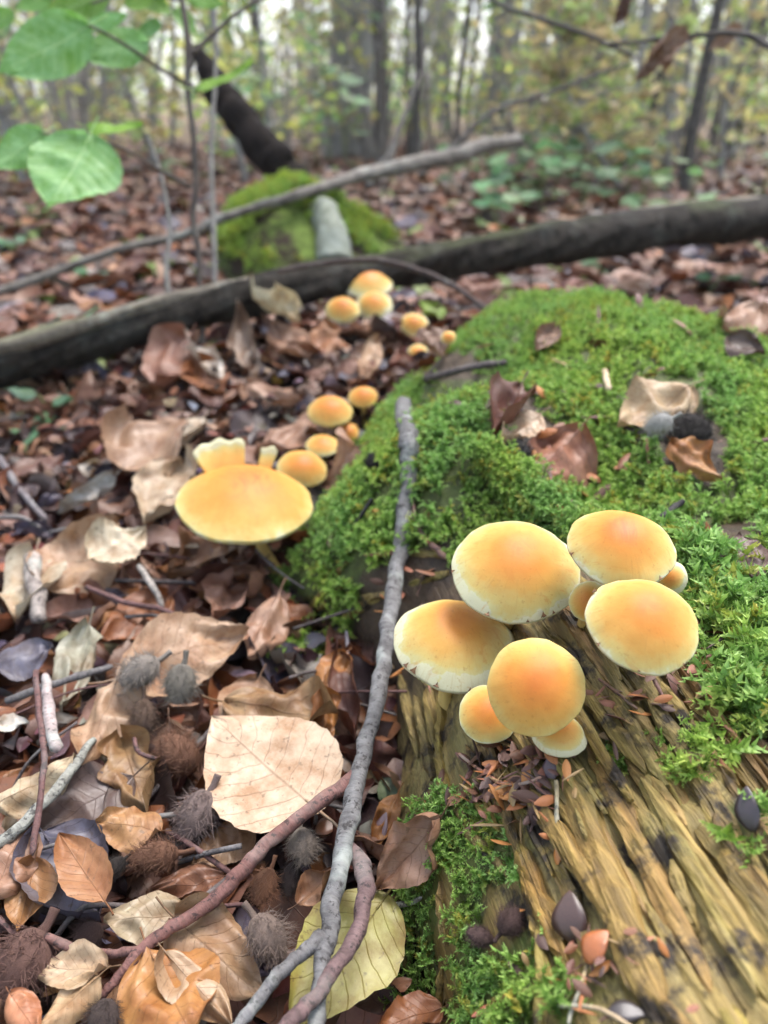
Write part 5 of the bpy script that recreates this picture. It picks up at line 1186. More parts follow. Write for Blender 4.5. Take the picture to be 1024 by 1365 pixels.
def mossy_stump():
    m, t = newmat('mossy_stump')
    co = geo_pos(t)
    k = ramp(t, tex(t, co, 11, 4, 0.6), [(0.44, 0.0), (0.54, 1.0)])
    gcol = ramp(t, tex(t, co, 60, 4, 0.6), [(0.3, (0.08, 0.11, 0.02)), (0.7, (0.20, 0.29, 0.06))])
    nz = nd(t, 'ShaderNodeSeparateXYZ', {0: nd(t, 'ShaderNodeNewGeometry').outputs['True Normal']}).outputs[2]
    k = mth(t, 'MULTIPLY', k, ramp(t, nz, [(0.1, 0.0), (0.3, 1.0)]))
    c = mix(t, k, (0.045, 0.03, 0.02), gcol)
    out(t, pbsdf(t, c, 0.85, 0.2, bump(t, tex(t, co, 120, 4, 0.7), 1.0, 0.02)))
    base = P(430, 300, 1.72); cx, cy = -0.165, 1.70
    def H(x, y):
        a = (x-cx)/0.20; b = (y-cy)/0.34
        left = sstep(-0.80, -0.66, a + 0.15*noise2(y*9, x*0, 4))
        d = np.sqrt(np.clip((a*0.92-0.05)**2 + b*b, 0, 9))
        h = 0.145*np.clip(1-d**2.4, 0, 1)**0.6*(1-0.45*sstep(0.0, 1.0, a))*left + 0.06*fbm(x*9, y*9, 55)*np.clip(1-d, 0, 1)
        return h + ground_h(x, y)*0
    X, Y = np.meshgrid(np.linspace(cx-0.36, cx+0.40, 90), np.linspace(cy-0.4, cy+0.4, 90)); g = float(ground_h(cx, cy))
    Z = H(X, Y) + g - 0.01
    V = np.stack([X, Y, Z], -1).reshape(-1, 3); i = (np.arange(89)[:, None]*90 + np.arange(89)[None, :]).ravel()
    r_ = root('mossy_stump', (cx, cy, g), 'low mossy stump with bright green cover behind the dark fallen trunk', 'stump')
    ob('stump_body', mesh_from('stump_body', V, np.stack([i, i+1, i+91, i+90], 1), m), None, r_)
    p, tt = P(440, 345, 1.52), 1.52
    path, rad = smooth_path([P(446, 352, 1.37), P(440, 315, 1.385), P(430, 280, 1.42)], [0.030, 0.028, 0.027], 6)
    V, Fc, LC = tube_data(path, rad, 14, 0.2, 91, 20)
    ob('snag', mesh_from('snag', V, Fc, mat_bark('pale_snag', (0.09, 0.10, 0.07), (0.24, 0.26, 0.21), 0.3, False, 0, 0.4), LC), None, r_)
    n = 5200; rr = np.random.default_rng(77)
    x = rr.uniform(cx-0.22, cx+0.22, n); y = rr.uniform(cy-0.33, cy+0.33, n); z = H(x, y) + g - 0.01
    ok = (H(x, y) > 0.05) & (noise2(x*9, y*9, 66) + 0.5*noise2(x*22, y*22, 68) > -0.05); x, y, z = x[ok], y[ok], z[ok]
    N = normals_np(H, x, y)
    build_moss('moss', x, y, z, N, rr.uniform(1.6, 2.6, len(x)), 'yellow green blurred moss growing over the low stump', 79, M_MOSS2)
mossy_stump()
M_DEADTW = mat_bark('dead_twig', (0.035, 0.03, 0.028), (0.12, 0.105, 0.095), 0.1, False, 0, 0.4, spec=0.15)
def dead_wood():
    o = tube_obj('fallen_branch', [(-30, 396, 10, 1.22), (40, 376, 11, 1.27), (150, 335, 10, 1.32), (240, 315, 11, 1.34), (300, 290, 12, 1.36), (400, 259, 14, 1.39), (500, 229, 18, 1.50), (600, 210, 21, 1.65), (650, 193, 20, 1.72), (694, 188, 13, 1.80)], mat_bark('grey_branch', (0.04, 0.035, 0.03), (0.20, 0.175, 0.15), 0.2, False, 0, 0.4), (1, 1, 1), 'd', None, 14, 0.15, 5, 8, 15)
    tag(o, 'long pale grey fallen branch resting across the mossy stump', 'branch')
    o = tube_obj('dead_branch', lerp_depth([(560, 235, 9), (610, 190, 8), (660, 148, 7), (740, 120, 6), (850, 80, 4)], 2.05, 2.2), M_DEADTW, (1, 1, 1), 'd', None, 8, 0.1, 6)
    tag(o, 'thin bare branch rising right from the pale fallen branch', 'branch')
    o = tube_obj('dead_branch', lerp_depth([(-200+690, 250, 12), (520, 205, 11), (545, 140, 7), (562, 95, 6)], 2.2, 2.4), M_DEADTW, (1, 1, 1), 'd', None, 8, 0.1, 6)
    tag(o, 'short bare branch leaning beside the thin mossy trunk', 'branch')
    o = tube_obj('dead_branch', lerp_depth([(1060, 90, 8), (1000, 48, 8), (940, 46, 7), (880, 52, 6), (800, 60, 4)], 1.05, 1.15), M_DEADTW, (1, 1, 1), 'd', None, 8, 0.1, 9)
    tag(o, 'thin dark branch with hanging dead leaves entering from the right', 'branch')
    for b, t, wr, c in (((915, 40), (846, 112), 0.46, (0.26, 0.17, 0.12)), ((990, 36), (945, 70), 0.6, (0.30, 0.20, 0.14)), ((882, 55), (862, 98), 0.5, (0.34, 0.20, 0.13)), ((842, -16), (820, 36), 0.55, (0.10, 0.05, 0.035)), ((900, 60), (885, 100), 0.5, (0.30, 0.19, 0.13))):
        hero_leaf(b, t, 0, 0, wr, c, None, cw=1.3, wave=0.1, seed=int(b[0]), name='leaf', parent=o, depth=(1.1, 1.12))
    o = tube_obj('dead_branch', lerp_depth([(640, -20, 6), (665, 6, 7), (720, 25, 7), (780, 46, 7), (850, 78, 5)], 1.7, 1.75), M_DEADTW, (1, 1, 1), 'd', None, 8, 0.1, 10)
    tag(o, 'thin twig slanting down across the top of the picture', 'branch')
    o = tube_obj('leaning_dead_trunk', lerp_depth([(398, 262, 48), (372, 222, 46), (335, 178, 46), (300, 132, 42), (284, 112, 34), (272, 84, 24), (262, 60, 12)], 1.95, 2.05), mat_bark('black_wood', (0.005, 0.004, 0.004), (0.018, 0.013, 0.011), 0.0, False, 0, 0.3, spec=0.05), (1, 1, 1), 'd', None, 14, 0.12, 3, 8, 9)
    tag(o, 'short dark broken trunk leaning left above the mossy stump', 'trunk')
dead_wood()

# ------------------------------------------------------------------ beech sapling with green leaves at the upper left
def sapling():
    bp, bt = hit(270, 462)
    T0 = 0.93
    r_ = root('beech_sapling', P(270, 458, T0), 'thin beech sapling with bright green leaves at the left', 'sapling')
    bark = mat_bark('sapling_bark', (0.035, 0.027, 0.024), (0.11, 0.085, 0.07), 0.1, False, 0, 0.6)
    def br(pts, t0, t1, name='branch', s=3):
        tube_obj(name, lerp_depth(pts, t0, t1), bark, (1, 1, 1), 'd', r_, 8, 0.1, s, 6, 30)
    br([(271, 470, 9), (268, 400, 8), (264, 330, 8), (257, 290, 8), (262, 240, 8), (257, 180, 8), (249, 110, 8), (256, 75, 8), (245, 20, 8), (236, -60, 7)], T0, T0*0.98, 'stem')
    br([(249, 110, 6), (248, 60, 5), (246, 20, 4)], T0, T0)
    br([(258, 72, 6), (290, 40, 6), (330, 8, 5), (370, -10, 4)], T0*0.98, T0*1.0)
    br([(249, 112, 6), (215, 92, 5), (180, 68, 5), (140, 44, 4), (118, 34, 3)], T0*0.99, T0*0.80)
    br([(252, 250, 6), (210, 225, 5), (160, 196, 4), (110, 184, 4), (55, 178, 3)], T0*0.99, T0*0.80)
    br([(255, 112, 5), (262, 122, 4), (268, 118, 3)], T0*0.98, T0*0.96)
    br([(240, 0, 5), (180, -10, 4), (120, 5, 3)], T0*0.98, T0*0.92)
    for b, t, wr, c, dp, kw in (
        ((120, 36), (-2, 100), 0.52, (0.23, 0.45, 0.17), (0.78, 0.76), dict(roll=-0.25, cw=-0.5)), ((122, 184), (66, 280), 0.82, (0.23, 0.45, 0.17), (0.76, 0.72), dict(roll=0.1, cw=-0.3)),
        ((58, 178), (-10, 225), 0.5, (0.23, 0.45, 0.17), (0.76, 0.73), dict(roll=-0.5, cw=-0.3)), ((118, 172), (192, 170), 0.40, (0.22, 0.40, 0.04), (0.79, 0.78), dict(roll=-0.6, cw=-0.5)),
        ((262, 122), (340, 88), 0.34, (0.22, 0.38, 0.05), (0.90, 0.86), dict(roll=-0.7, cw=-0.6)), ((118, 36), (170, 20), 0.42, (0.23, 0.45, 0.17), (0.80, 0.80), dict(cw=-0.4)),
        ((196, 56), (102, 78), 0.42, (0.23, 0.45, 0.17), (0.84, 0.80), dict(roll=-0.3, cw=-0.4)), ((180, -12), (230, 20), 0.5, (0.18, 0.34, 0.06), (0.90, 0.9), dict()), ((150, -8), (60, 20), 0.45, (0.18, 0.33, 0.07), (0.93, 0.93), dict()),
        ((20, 18), (-30, 40), 0.5, (0.20, 0.40, 0.10), (0.9, 0.9), dict()), ((70, -8), (20, 14), 0.5, (0.20, 0.40, 0.10), (0.92, 0.92), dict()), ((110, 2), (70, 30), 0.5, (0.16, 0.36, 0.12), (0.96, 0.96), dict()), ((235, 12), (262, 48), 0.5, (0.20, 0.38, 0.10), (0.95, 0.95), dict()), ((215, 30), (180, 52), 0.5, (0.18, 0.36, 0.14), (0.9, 0.9), dict()), ((250, -5), (300, 8), 0.45, (0.20, 0.40, 0.08), (0.95, 0.95), dict()), ((168, 10), (215, -20), 0.5, (0.20, 0.36, 0.05), (0.88, 0.88), dict()), ((372, 170), (330, 135), 0.55, (0.22, 0.38, 0.05), (1.9, 1.9), None), ((404, 200), (355, 175), 0.6, (0.20, 0.36, 0.06), (1.9, 1.9), None)):
        if kw is None: continue
        hero_leaf(b, t, 0, 0, wr, c, None, name='leaf', mat=M_GREEN, seed=int(b[0]+t[1]), parent=r_, depth=dp, pleat=0.03, wave=0.03, ragged=0.02, crump=0.3, **kw)
    # second, thinner stems standing beside it
    for pts, t0, lab in (([(284, 402, 6), (286, 330, 6), (281, 200, 6), (288, 90, 5), (284, -30, 5)], 1.02, 'slim grey stem standing right behind the beech sapling'), ([(226, 435, 6), (222, 360, 6), (226, 300, 5), (214, 230, 4), (196, 180, 3)], 0.9, 'pale thin stalk standing left of the beech sapling')):
        o = tube_obj('thin_stem', lerp_depth(pts, t0, t0*1.02), mat_bark('stem_bark', (0.12, 0.11, 0.10), (0.26, 0.24, 0.22), 0.2, False, 0, 0.6), (1, 1, 1), 'd', None, 8, 0.1, 5, 6, 30)
        tag(o, lab, 'stem')
sapling()

# ------------------------------------------------------------------ low green plants
def herb(px, py, n, size, col, label, seed, up=0.4):
    rs = random.Random(seed); p, t = hit(px, py)
    r_ = root('woodland_herb', p, label, 'plant', 'low green plants')
    for i in range(n):
        a = rs.uniform(0, 6.28); L = size*rs.uniform(0.7, 1.2); hgt = size*rs.uniform(0.2, 1.2)*up*2
        d = Vector((math.cos(a), math.sin(a), rs.uniform(-0.2, 0.4)))
        b = p + Vector((0, 0, hgt)) + d*L*0.3
        path, rad = smooth_path([p, p*0.4 + b*0.6 + Vector((0, 0, hgt*0.2)), b], [0.0012]*3, 4)
        V, Fc, LC = tube_data(path, rad, 5); ob('stalk', mesh_from('stalk', V, Fc, M_STEMG, LC), None, r_)
        V, Fc, LC = leaf_data(L, L*0.62, rs.uniform(0, 0.6), rs.uniform(-0.6, 0.2), 0.0, 0.04, 0.03, seed+i, 10, 8, 0, 0.03, False)
        n_ = Vector((rs.gauss(0, 0.3), rs.gauss(0, 0.3)-0.2, 1))
        ob('leaf', mesh_from('leaf', V, Fc, M_GREEN, LC), frame(d, n_, b + d*L*0.5), r_, tuple(c*rs.uniform(0.8, 1.2) for c in col))
M_STEMG = simple('green_stalk', (0.10, 0.12, 0.04), (0.16, 0.18, 0.06), 50)
TEAL = (0.085, 0.19, 0.115); GRN = (0.11, 0.22, 0.05)
for i, a in enumerate([(70, 560, 4, 0.030, TEAL, 'teal green herb with paired leaves in the left litter'), (35, 618, 2, 0.022, TEAL, 'single small teal herb near the left edge of litter'), (50, 590, 3, 0.026, TEAL, 'low teal herb between the two other teal herbs'),
    (120, 385, 3, 0.03, TEAL, 'teal herb left beside the fallen trunk'), (110, 438, 3, 0.03, TEAL, 'pale teal herb just behind the left end of the trunk'), (20, 345, 4, 0.04, TEAL, 'blurred green herb at the far left edge'), (50, 300, 5, 0.05, GRN, 'brighter green herb at the left above the branch'),
    (945, 395, 3, 0.045, TEAL, 'teal leafed plant right behind the mossy log'), (800, 372, 3, 0.035, TEAL, 'small teal plant between the trunk and the moss crest')]): herb(*a, 600+i*20)
for i, (px, py, n, s) in enumerate([(680, 292, 9, 0.07), (720, 275, 11, 0.08), (775, 280, 10, 0.08), (640, 275, 8, 0.07), (800, 255, 8, 0.08), (740, 250, 10, 0.09), (690, 245, 8, 0.08), (230, 245, 6, 0.07), (600, 250, 6, 0.07)]):
    herb(px, py, n, s, (0.12, 0.25, 0.13) if i % 2 else (0.10, 0.21, 0.11), ['bramble clump just behind the trunk, left of centre right', 'bramble clump with broad leaves behind the middle of the trunk', 'bramble clump at the right of the green patch', 'small bramble at the left of the green patch', 'far right bramble of the green patch', 'tall bramble at the back of the green patch', 'pale bramble at the back left of the green patch', 'lone bramble left of the leaning dark trunk', 'small bramble under the pale fallen branch'][i], 800+i*20, 0.9)

# ------------------------------------------------------------------ forest behind
def leaf_cloud(name, C, size, cols, mat=None, rng=None):
    rng = rng or RNG; n = len(C)
    a = rng.normal(size=(n, 3)); a[:, 2] *= 0.6; a /= np.linalg.norm(a, axis=1)[:, None]
    b = np.cross(a, rng.normal(size=(n, 3))); b /= np.linalg.norm(b, axis=1)[:, None]
    s = (size*rng.uniform(0.6, 1.3, n))[:, None]
    nrm = np.cross(a, b)
    V = np.stack([C - a*s*0.5, C + b*s*0.28 + nrm*s*0.08, C + a*s*0.5, C - b*s*0.28 + nrm*s*0.08], 1).reshape(-1, 3)
    Fc = np.arange(n*4).reshape(-1, 4)
    col = np.array(cols)[rng.integers(0, len(cols), n)]*rng.uniform(0.7, 1.2, (n, 1))
    LC = np.stack([np.full(n, 0.5), np.full(n, 0.6), rng.random(n)], 1)
    return mesh_from(name, V, Fc, mat or M_FOLIAGE, np.repeat(LC, 4, 0), np.repeat(col, 4, 0))
YG = [(0.52, 0.60, 0.16), (0.42, 0.55, 0.15), (0.66, 0.63, 0.18), (0.32, 0.48, 0.16), (0.66, 0.54, 0.20), (0.26, 0.44, 0.24)]
BRW = [(0.58, 0.42, 0.26), (0.46, 0.34, 0.24), (0.58, 0.50, 0.26), (0.38, 0.46, 0.20)]
rf = np.random.default_rng(5)
CROWN = []
for i in range(3):
    k = rf.normal(size=(26, 3)); k /= np.linalg.norm(k, axis=1)[:, None]; k *= rf.uniform(0.4, 1.0, (26, 1))
    C = np.concatenate([c*np.array([2.4, 2.4, 2.0]) + rf.normal(0, 0.5, (9, 3)) for c in k])
    CROWN.append(leaf_cloud('crown', C, 0.24, YG, rng=rf))
def tree(px, py, wpx, lean, label, H=9.0, d=None, crown=True, seed=0):
    p, t = hit(px, py, 0.0, ground_h)
    r0 = wpx*t/2/F_PX; rs = random.Random(seed)
    if d: p = Vector((ray(px, py).x/ray(px, py).y*d, d, 0)); p.z = float(ground_h(p.x, p.y)); r0 = wpx*d/2/F_PX
    r_ = root('tree', p, label, 'tree', 'trees of the forest behind')
    lx = lean*t/F_PX/0.6
    pts = [p + Vector((0, 0, -0.05)), p + Vector((lx*0.2+rs.gauss(0, 0.02), rs.gauss(0, 0.02), 0.35)), p + Vector((lx*0.7+rs.gauss(0, 0.05), rs.gauss(0, 0.1), 1.2)), p + Vector((lx*1.5+rs.gauss(0, 0.1), rs.gauss(0, 0.2), H*0.4)), p + Vector((lx*2.5+rs.gauss(0, 0.3), rs.gauss(0, 0.3), H))]
    path, rad = smooth_path(pts, [r0*1.35, r0*1.05, r0*0.95, r0*0.75, r0*0.25], 6)
    parts = [tube_data(path, rad, 12, 0.10, seed, 3)]
    for j in range(5):
        q = path[len(path)*3//5 + j*2]; a = rs.uniform(0, 6.28); l = H*rs.uniform(0.10, 0.2)
        pp, rr = smooth_path([q, q + np.array([math.cos(a)*l*0.5, math.sin(a)*l*0.5, l*0.35]), q + np.array([math.cos(a)*l, math.sin(a)*l, l*0.9])], [r0*0.35, r0*0.22, r0*0.08], 4)
        parts.append(tube_data(pp, rr, 6, 0.05, seed+j, 3))
    V, Fc, LC = join(parts)
    ob('trunk', mesh_from('trunk', V, Fc, M_DEADTW if 'dark' in label else M_TREE, LC), None, r_)
    if crown:
        s = H/9.0; M = Matrix.Translation(Vector(path[-1]) + Vector((0, 0, -0.8*s))) @ Matrix.Rotation(rs.uniform(0, 6.28), 4, 'Z') @ Matrix.Diagonal((s*0.75, s*0.75, s, 1))
        ob('crown', rs.choice(CROWN), M, r_)
for i, a in enumerate([(468, 212, 60, -4, 'thick grey tree trunk behind the mossy stump', 14), (508, 214, 17, 0, 'thin dark mossy tree trunk just right of the thick grey one', 8), (655, 176, 42, 8, 'blurred grey trunk behind the thin bare branch', 13), (775, 190, 17, 8, 'slim dark trunk right of centre in the background', 8),
    (352, 172, 14, 6, 'slim trunk above the leaning dark trunk', 7), (600, 178, 9, 2, 'very thin trunk left of the blurred grey trunk', 6), (548, 172, 9, 10, 'thin leaning trunk right of the dark mossy trunk', 6), (738, 182, 11, 0, 'thin trunk left of the slim dark one', 7), (408, 165, 13, 3, 'thin grey trunk left of the thick grey one', 7),
    (152, 168, 22, 2, 'grey trunk behind the green sapling leaves', 10), (84, 165, 16, 6, 'grey trunk at the upper left', 9), (22, 172, 14, -3, 'dim trunk at the far upper left edge', 8), (205, 158, 10, 4, 'thin trunk between sapling and grey trunk', 6), (700, 172, 9, 4, 'thin trunk in the bright foliage right of centre', 6),
    (912, 262, 13, 9, 'dark young tree at the right with forked foot', 5), (968, 215, 14, 14, 'dark slanting young tree near the right edge', 6), (838, 235, 9, 6, 'thin crooked young tree right of the green brambles', 5), (1015, 200, 10, 5, 'thin dark young tree at the right edge', 5), (880, 178, 9, 0, 'very thin trunk behind the dark young trees', 6), (318, 160, 8, -2, 'very thin trunk left of the leaning dark trunk', 6)]):
    tree(*a, seed=1000+i, crown=a[5] > 5)
_q = random.Random(15); YS = sorted(_q.uniform(540, 1015) for _ in range(12))
for i, px in enumerate(YS):
    tree(px, _q.uniform(165, 235), _q.uniform(5, 9), _q.uniform(-10, 14), '%s from the left of the slim dark saplings on the right' % ['first', 'second', 'third', 'fourth', 'fifth', 'sixth', 'seventh', 'eighth', 'ninth', 'tenth', 'eleventh', 'twelfth'][i], _q.uniform(3, 5), None, False, 7000+i)
rs = random.Random(77)
BT = [(rs.uniform(6, 24), rs.uniform(-150, 1174), rs.uniform(5, 16), rs.uniform(-6, 6), rs.uniform(7, 13)) for i in range(18)]
def dcls(d): return 'nearer' if d < 11 else ('farther' if d < 17 else 'farthest')
for i, (d, px, wd, ln, hh) in enumerate(BT):
    same = sorted(q[1] for q in BT if dcls(q[0]) == dcls(d))
    tree(px, 150, wd, ln, '%s from the left of the %s slim blurred trunks in the forest' % (['first', 'second', 'third', 'fourth', 'fifth', 'sixth', 'seventh', 'eighth', 'ninth', 'tenth', 'eleventh', 'twelfth', 'thirteenth', 'fourteenth', 'fifteenth', 'sixteenth', 'seventeenth', 'eighteenth'][min(17, same.index(px))], dcls(d)), hh, d, True, 2000+i)
def canopy_tree():
    rng = np.random.default_rng(404)
    base = Vector((-3.6, 6.4, float(ground_h(-3.6, 6.4))))
    r_ = root('tree', base, 'tall broad tree with spreading limbs standing at the left of the background', 'tree', 'trees of the forest behind')
    path, rad = smooth_path([base, base + Vector((0.1, 0, 3)), base + Vector((0.3, -0.3, 9.5))], [0.20, 0.16, 0.05], 8)
    parts = [tube_data(path, rad, 12, 0.08, 4, 2)]
    for j in range(9):
        q = path[9 + j*(len(path)-10)//9]; a = j*2.4; l = 2.6
        pp, rr = smooth_path([q, q + np.array([math.cos(a)*l*0.5, math.sin(a)*l*0.5, 0.6]), q + np.array([math.cos(a)*l, math.sin(a)*l, 1.4])], [0.05, 0.035, 0.012], 4); parts.append(tube_data(pp, rr, 6, 0, j))
    V, Fc, LC = join(parts); ob('trunk', mesh_from('trunk', V, Fc, M_TREE, LC), None, r_)
    C = rng.normal(size=(1500, 3)); C /= np.linalg.norm(C, axis=1)[:, None]; C *= rng.random((1500, 1))**0.4
    C = C*np.array([3.0, 3.0, 2.2]) + np.array([-3.4, 6.2, 8.2])
    ob('crown', leaf_cloud('crown', C, 0.32, YG, rng=rng), None, r_)
canopy_tree()
def bush(px, d, h, n, cols, label, seed, spread=0.45, leaf=0.06):
    n = int(n*1.8)
    rng = np.random.default_rng(seed); rs = random.Random(seed)
    x = (px-CX)/F_PX*(d*CP+0.15); p = Vector((x, d, float(ground_h(x, d))))
    r_ = root('young_beech', p, label, 'sapling', 'leafy young trees behind')
    parts = []; tips = []
    top = p + Vector((rs.gauss(0, 0.15), rs.gauss(0, 0.15), h))
    path, rad = smooth_path([p, (p+top)/2 + Vector((rs.gauss(0, 0.08), 0, 0)), top], [0.014*h**0.5, 0.010*h**0.5, 0.003], 6)
    parts.append(tube_data(path, rad, 6, 0.05, seed, 5))
    for j in range(12):
        q = path[2 + j*(len(path)-3)//12]; a = rs.uniform(0, 6.28); l = spread*h*rs.uniform(0.35, 0.8)*(1.1-0.6*j/12)
        e = q + np.array([math.cos(a)*l, math.sin(a)*l, l*0.35]); pp, rr = smooth_path([q, (q+e)/2 + np.array([0, 0, l*0.08]), e], [0.006, 0.004, 0.002], 3)
        parts.append(tube_data(pp, rr, 4, 0, seed)); tips.append((q, e))
    V, Fc, LC = join(parts); ob('trunk', mesh_from('trunk', V, Fc, M_TREE, LC), None, r_)
    k = rng.integers(0, len(tips), n); f = rng.uniform(0.25, 1.1, (n, 1))
    Q = np.array([t_[0] for t_ in tips])[k]; E = np.array([t_[1] for t_ in tips])[k]
    C = Q + (E-Q)*f + rng.normal(0, 0.05*h**0.5, (n, 3))
    ob('crown', leaf_cloud('crown', C, leaf, cols, rng=rng), None, r_)
ORD = ['first', 'second', 'third', 'fourth', 'fifth', 'sixth', 'seventh', 'eighth', 'ninth', 'tenth', 'eleventh', 'twelfth', 'thirteenth', 'fourteenth', 'fifteenth', 'sixteenth', 'seventeenth', 'eighteenth', 'nineteenth', 'twentieth', 'twenty first', 'twenty second', 'twenty third', 'twenty fourth', 'twenty fifth', 'twenty sixth'] + ['later']*40
BUSH = [(330, 3.2, 1.0, 60, YG), (370, 4.0, 1.3, 120, YG), (150, 5.0, 2.0, 160, YG), (40, 4.2, 1.2, 110, BRW), (230, 6.0, 2.2, 220, BRW), (560, 5.0, 1.6, 170, YG), (620, 6.5, 2.2, 260, YG), (700, 4.6, 1.2, 150, BRW), (760, 7.5, 2.4, 300, YG), (840, 6.0, 2.0, 240, YG), (905, 4.5, 1.4, 150, YG), (980, 5.0, 1.6, 190, YG), (1040, 7.0, 2.4, 300, YG), (880, 9.0, 3.0, 360, YG), (680, 9.5, 3.0, 360, YG), (520, 10, 3.0, 330, YG), (420, 9, 2.6, 300, BRW), (300, 10, 3, 320, YG), (100, 9, 2.8, 260, BRW), (-40, 7, 2.4, 240, YG), (180, 12, 3.2, 300, YG), (940, 12, 3.4, 380, YG), (800, 3.4, 0.8, 70, BRW), (890, 3.0, 0.7, 60, BRW), (960, 3.3, 0.7, 60, BRW), (480, 6.5, 1.4, 140, BRW), (345, 7.2, 2.0, 170, YG), (590, 8.2, 2.4, 240, YG), (655, 5.6, 1.5, 130, YG), (725, 6.2, 1.8, 160, YG), (815, 5.4, 1.5, 150, YG), (945, 6.4, 1.9, 190, YG), (1005, 8.4, 2.6, 260, YG), (870, 7.4, 2.3, 220, YG)]
_r = random.Random(9)
for k in range(16):
    d = _r.uniform(3.0, 9.0); BUSH.append((_r.uniform(-60, 1100), d, _r.uniform(0.10, 0.22)*d + 0.25, int(_r.uniform(120, 240)), _r.choice([YG, BRW, BRW])))
for i, (px, d, h, n, cols) in enumerate(BUSH):
    kind = 'yellow green' if cols is YG else 'brown leaved'; side = 'far left' if px < 120 else 'left' if px < 330 else 'centre left' if px < 520 else 'centre' if px < 660 else 'centre right' if px < 800 else 'right' if px < 930 else 'far right'
    cls = ('near small' if d < 5 else 'middle distance' if d < 8 else 'distant tall', kind)
    same = sorted(q[0] for q in BUSH if ('near small' if q[1] < 5 else 'middle distance' if q[1] < 8 else 'distant tall', 'yellow green' if q[4] is YG else 'brown leaved') == cls)
    bush(px, d, h, n, cols, '%s of the %s %s young trees, counted from the left' % (ORD[same.index(px)], *cls), 3000+i)
M_BRUSH = mat_bark('brush_twigs', (0.13, 0.115, 0.105), (0.34, 0.30, 0.27), 0.2, False, 0, 0.3)
def bare_shrub(px, d, h, label, seed):
    rs = random.Random(seed); x = (px-CX)/F_PX*(d*CP+0.15); p = np.array([x, d, float(ground_h(x, d))]); parts = []
    for j in range(rs.randint(7, 11)):
        a = rs.uniform(0, 6.28); ln = rs.uniform(0.1, 0.5)*h
        tip = p + np.array([math.cos(a)*ln, math.sin(a)*ln, h*rs.uniform(0.5, 1.1)]); midp = (p+tip)/2 + np.array([rs.gauss(0, 0.06)*h, rs.gauss(0, 0.06)*h, 0.05*h])
        r0 = rs.uniform(0.004, 0.009)
        path, rad = smooth_path([p, midp, tip], [r0, r0*0.7, r0*0.25], 4); parts.append(tube_data(path, rad, 5, 0, seed, 5, False))
        for k in range(3):
            q = path[3+k]; b = rs.uniform(0, 6.28); l2 = h*rs.uniform(0.12, 0.35)
            pp, rr = smooth_path([q, q + np.array([math.cos(b)*l2*0.6, math.sin(b)*l2*0.6, l2*0.35]), q + np.array([math.cos(b)*l2, math.sin(b)*l2, l2*0.5])], [r0*0.5, r0*0.35, r0*0.15], 3); parts.append(tube_data(pp, rr, 4, 0, seed, 5, False))
    V, Fc, LC = join(parts)
    tag(ob('bare_shrub', mesh_from('bare_shrub', V, Fc, M_BRUSH, LC), None, None), label, 'shrub', 'bare brush in the background')
_r = random.Random(41); SH = [(_r.uniform(-60, 1090), _r.uniform(2.6, 8.0)) for _ in range(30)]
def scl(d): return 'nearer' if d < 4.2 else 'middle distance' if d < 6.2 else 'farther'
for i, (px, d) in enumerate(SH):
    same = sorted(q[0] for q in SH if scl(q[1]) == scl(d))
    bare_shrub(px, d, 0.22*d*_r.uniform(0.6, 1.3) + 0.1, '%s from the left of the %s bare twiggy shrubs' % (ORD[same.index(px)], scl(d)), 5000+i)
HB_ = [(_r.uniform(610, 1020), _r.uniform(225, 300)) for _ in range(14)]
for i, (px, py) in enumerate(HB_):
    herb(px, py, 5, _r.uniform(0.05, 0.08), (0.18, 0.33, 0.20) if i % 2 else (0.18, 0.30, 0.14), '%s from the left of the blurred bramble sprigs behind the right part of the trunk' % ORD[sorted(q[0] for q in HB_).index(px)], 900+i*20, 0.9)
HU = [(_r.uniform(300, 1020), _r.uniform(178, 228)) for _ in range(18)]
for i, (px, py) in enumerate(HU):
    herb(px, py, 7, _r.uniform(0.10, 0.16), [(0.26, 0.40, 0.26), (0.24, 0.38, 0.16), (0.34, 0.40, 0.14)][i % 3], '%s from the left of the pale leafy undergrowth plants below the far trees' % ORD[sorted(q[0] for q in HU).index(px)], 1500+i*20, 1.6)
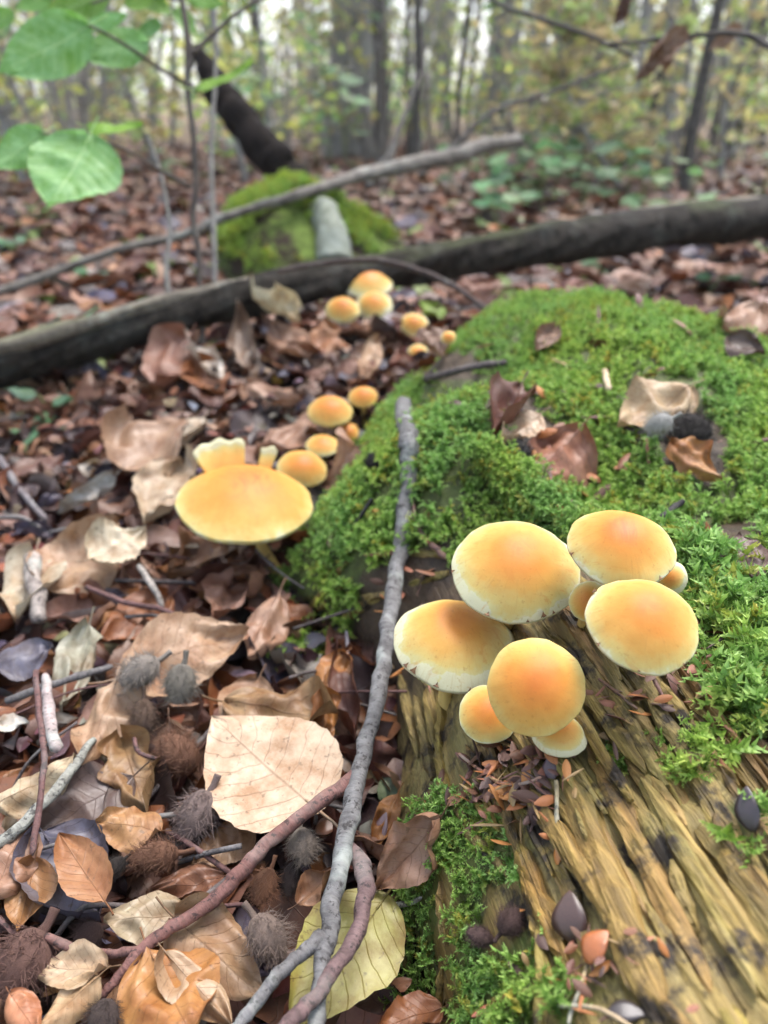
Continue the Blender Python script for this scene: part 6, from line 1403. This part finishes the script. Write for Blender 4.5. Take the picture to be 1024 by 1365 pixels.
def far_wood():
    rng = np.random.default_rng(91); cl = []
    for k in range(780):
        d = rng.uniform(8, 40); az = rng.uniform(-0.95, 0.95); z = 0.1 + 8*rng.random()**2.6
        cl.append(np.array([math.sin(az)*d, math.cos(az)*d, z]) + rng.normal(0, 1, (30, 3))*np.array([0.9, 0.9, 0.6]))
    for k in range(900):                       # the wood goes on all round, behind the viewer too
        d = rng.uniform(5, 16); az = rng.uniform(1.0, 2*math.pi-1.0); z = 0.1 + 9*rng.random()**1.5
        cl.append(np.array([math.sin(az)*d, math.cos(az)*d, z]) + rng.normal(0, 1, (30, 3))*np.array([0.9, 0.9, 0.6]))
    C = np.concatenate(cl); C = C[C[:, 2] > -0.2]
    me = leaf_cloud('distant_woodland', C, 0.17, YG + YG[:3] + [(0.72, 0.72, 0.30), (0.75, 0.66, 0.34), (0.60, 0.70, 0.34)], rng=rng)  # the extra palest leaf tints paint sunlit sparkle into the foliage colour
    tag(ob('distant_woodland', me), 'mass of yellow green autumn foliage far behind the tree trunks', 'woodland', kind='stuff')
    parts = []
    for k in range(20):
        d = rng.uniform(16, 45); az = rng.uniform(-1, 1); p = np.array([math.sin(az)*d, math.cos(az)*d, -0.5]); H = rng.uniform(9, 15); r0 = rng.uniform(0.06, 0.2)
        path, rad = smooth_path([p, p + np.array([rng.normal(0, 0.2), 0, H*0.5]), p + np.array([rng.normal(0, 0.5), 0, H])], [r0, r0*0.8, r0*0.3], 4)
        parts.append(tube_data(path, rad, 7, 0.05, k, 1))
    V, Fc, LC = join(parts)
    tag(ob('distant_trunks', mesh_from('distant_trunks', V, Fc, M_TREE, LC)), 'dim mass of thin tree trunks in the far background', 'woodland', kind='stuff')
far_wood()


# ------------------------------------------------------------------ the milky air of the wood
def haze():
    m = bpy.data.materials.new('haze'); m.use_nodes = True; t = m.node_tree; t.nodes.clear()
    v = nd(t, 'ShaderNodeVolumePrincipled', {'Color': (0.98, 0.99, 1.0, 1.0), 'Density': 0.0035, 'Anisotropy': 0.3})
    o_ = nd(t, 'ShaderNodeOutputMaterial'); t.links.new(v.outputs[0], o_.inputs['Volume'])
    x0, x1, y0, y1, z0, z1 = -150, 150, -70, 230, -2.2, 18.0
    V = [(x, y, z) for z in (z0, z1) for y in (y0, y1) for x in (x0, x1)]
    Fc = [(0, 2, 3, 1), (4, 5, 7, 6), (0, 1, 5, 4), (2, 6, 7, 3), (0, 4, 6, 2), (1, 3, 7, 5)]
    o = ob('haze', mesh_from('haze', V, Fc, m, smooth=False)); o['kind'] = 'stuff'
haze()
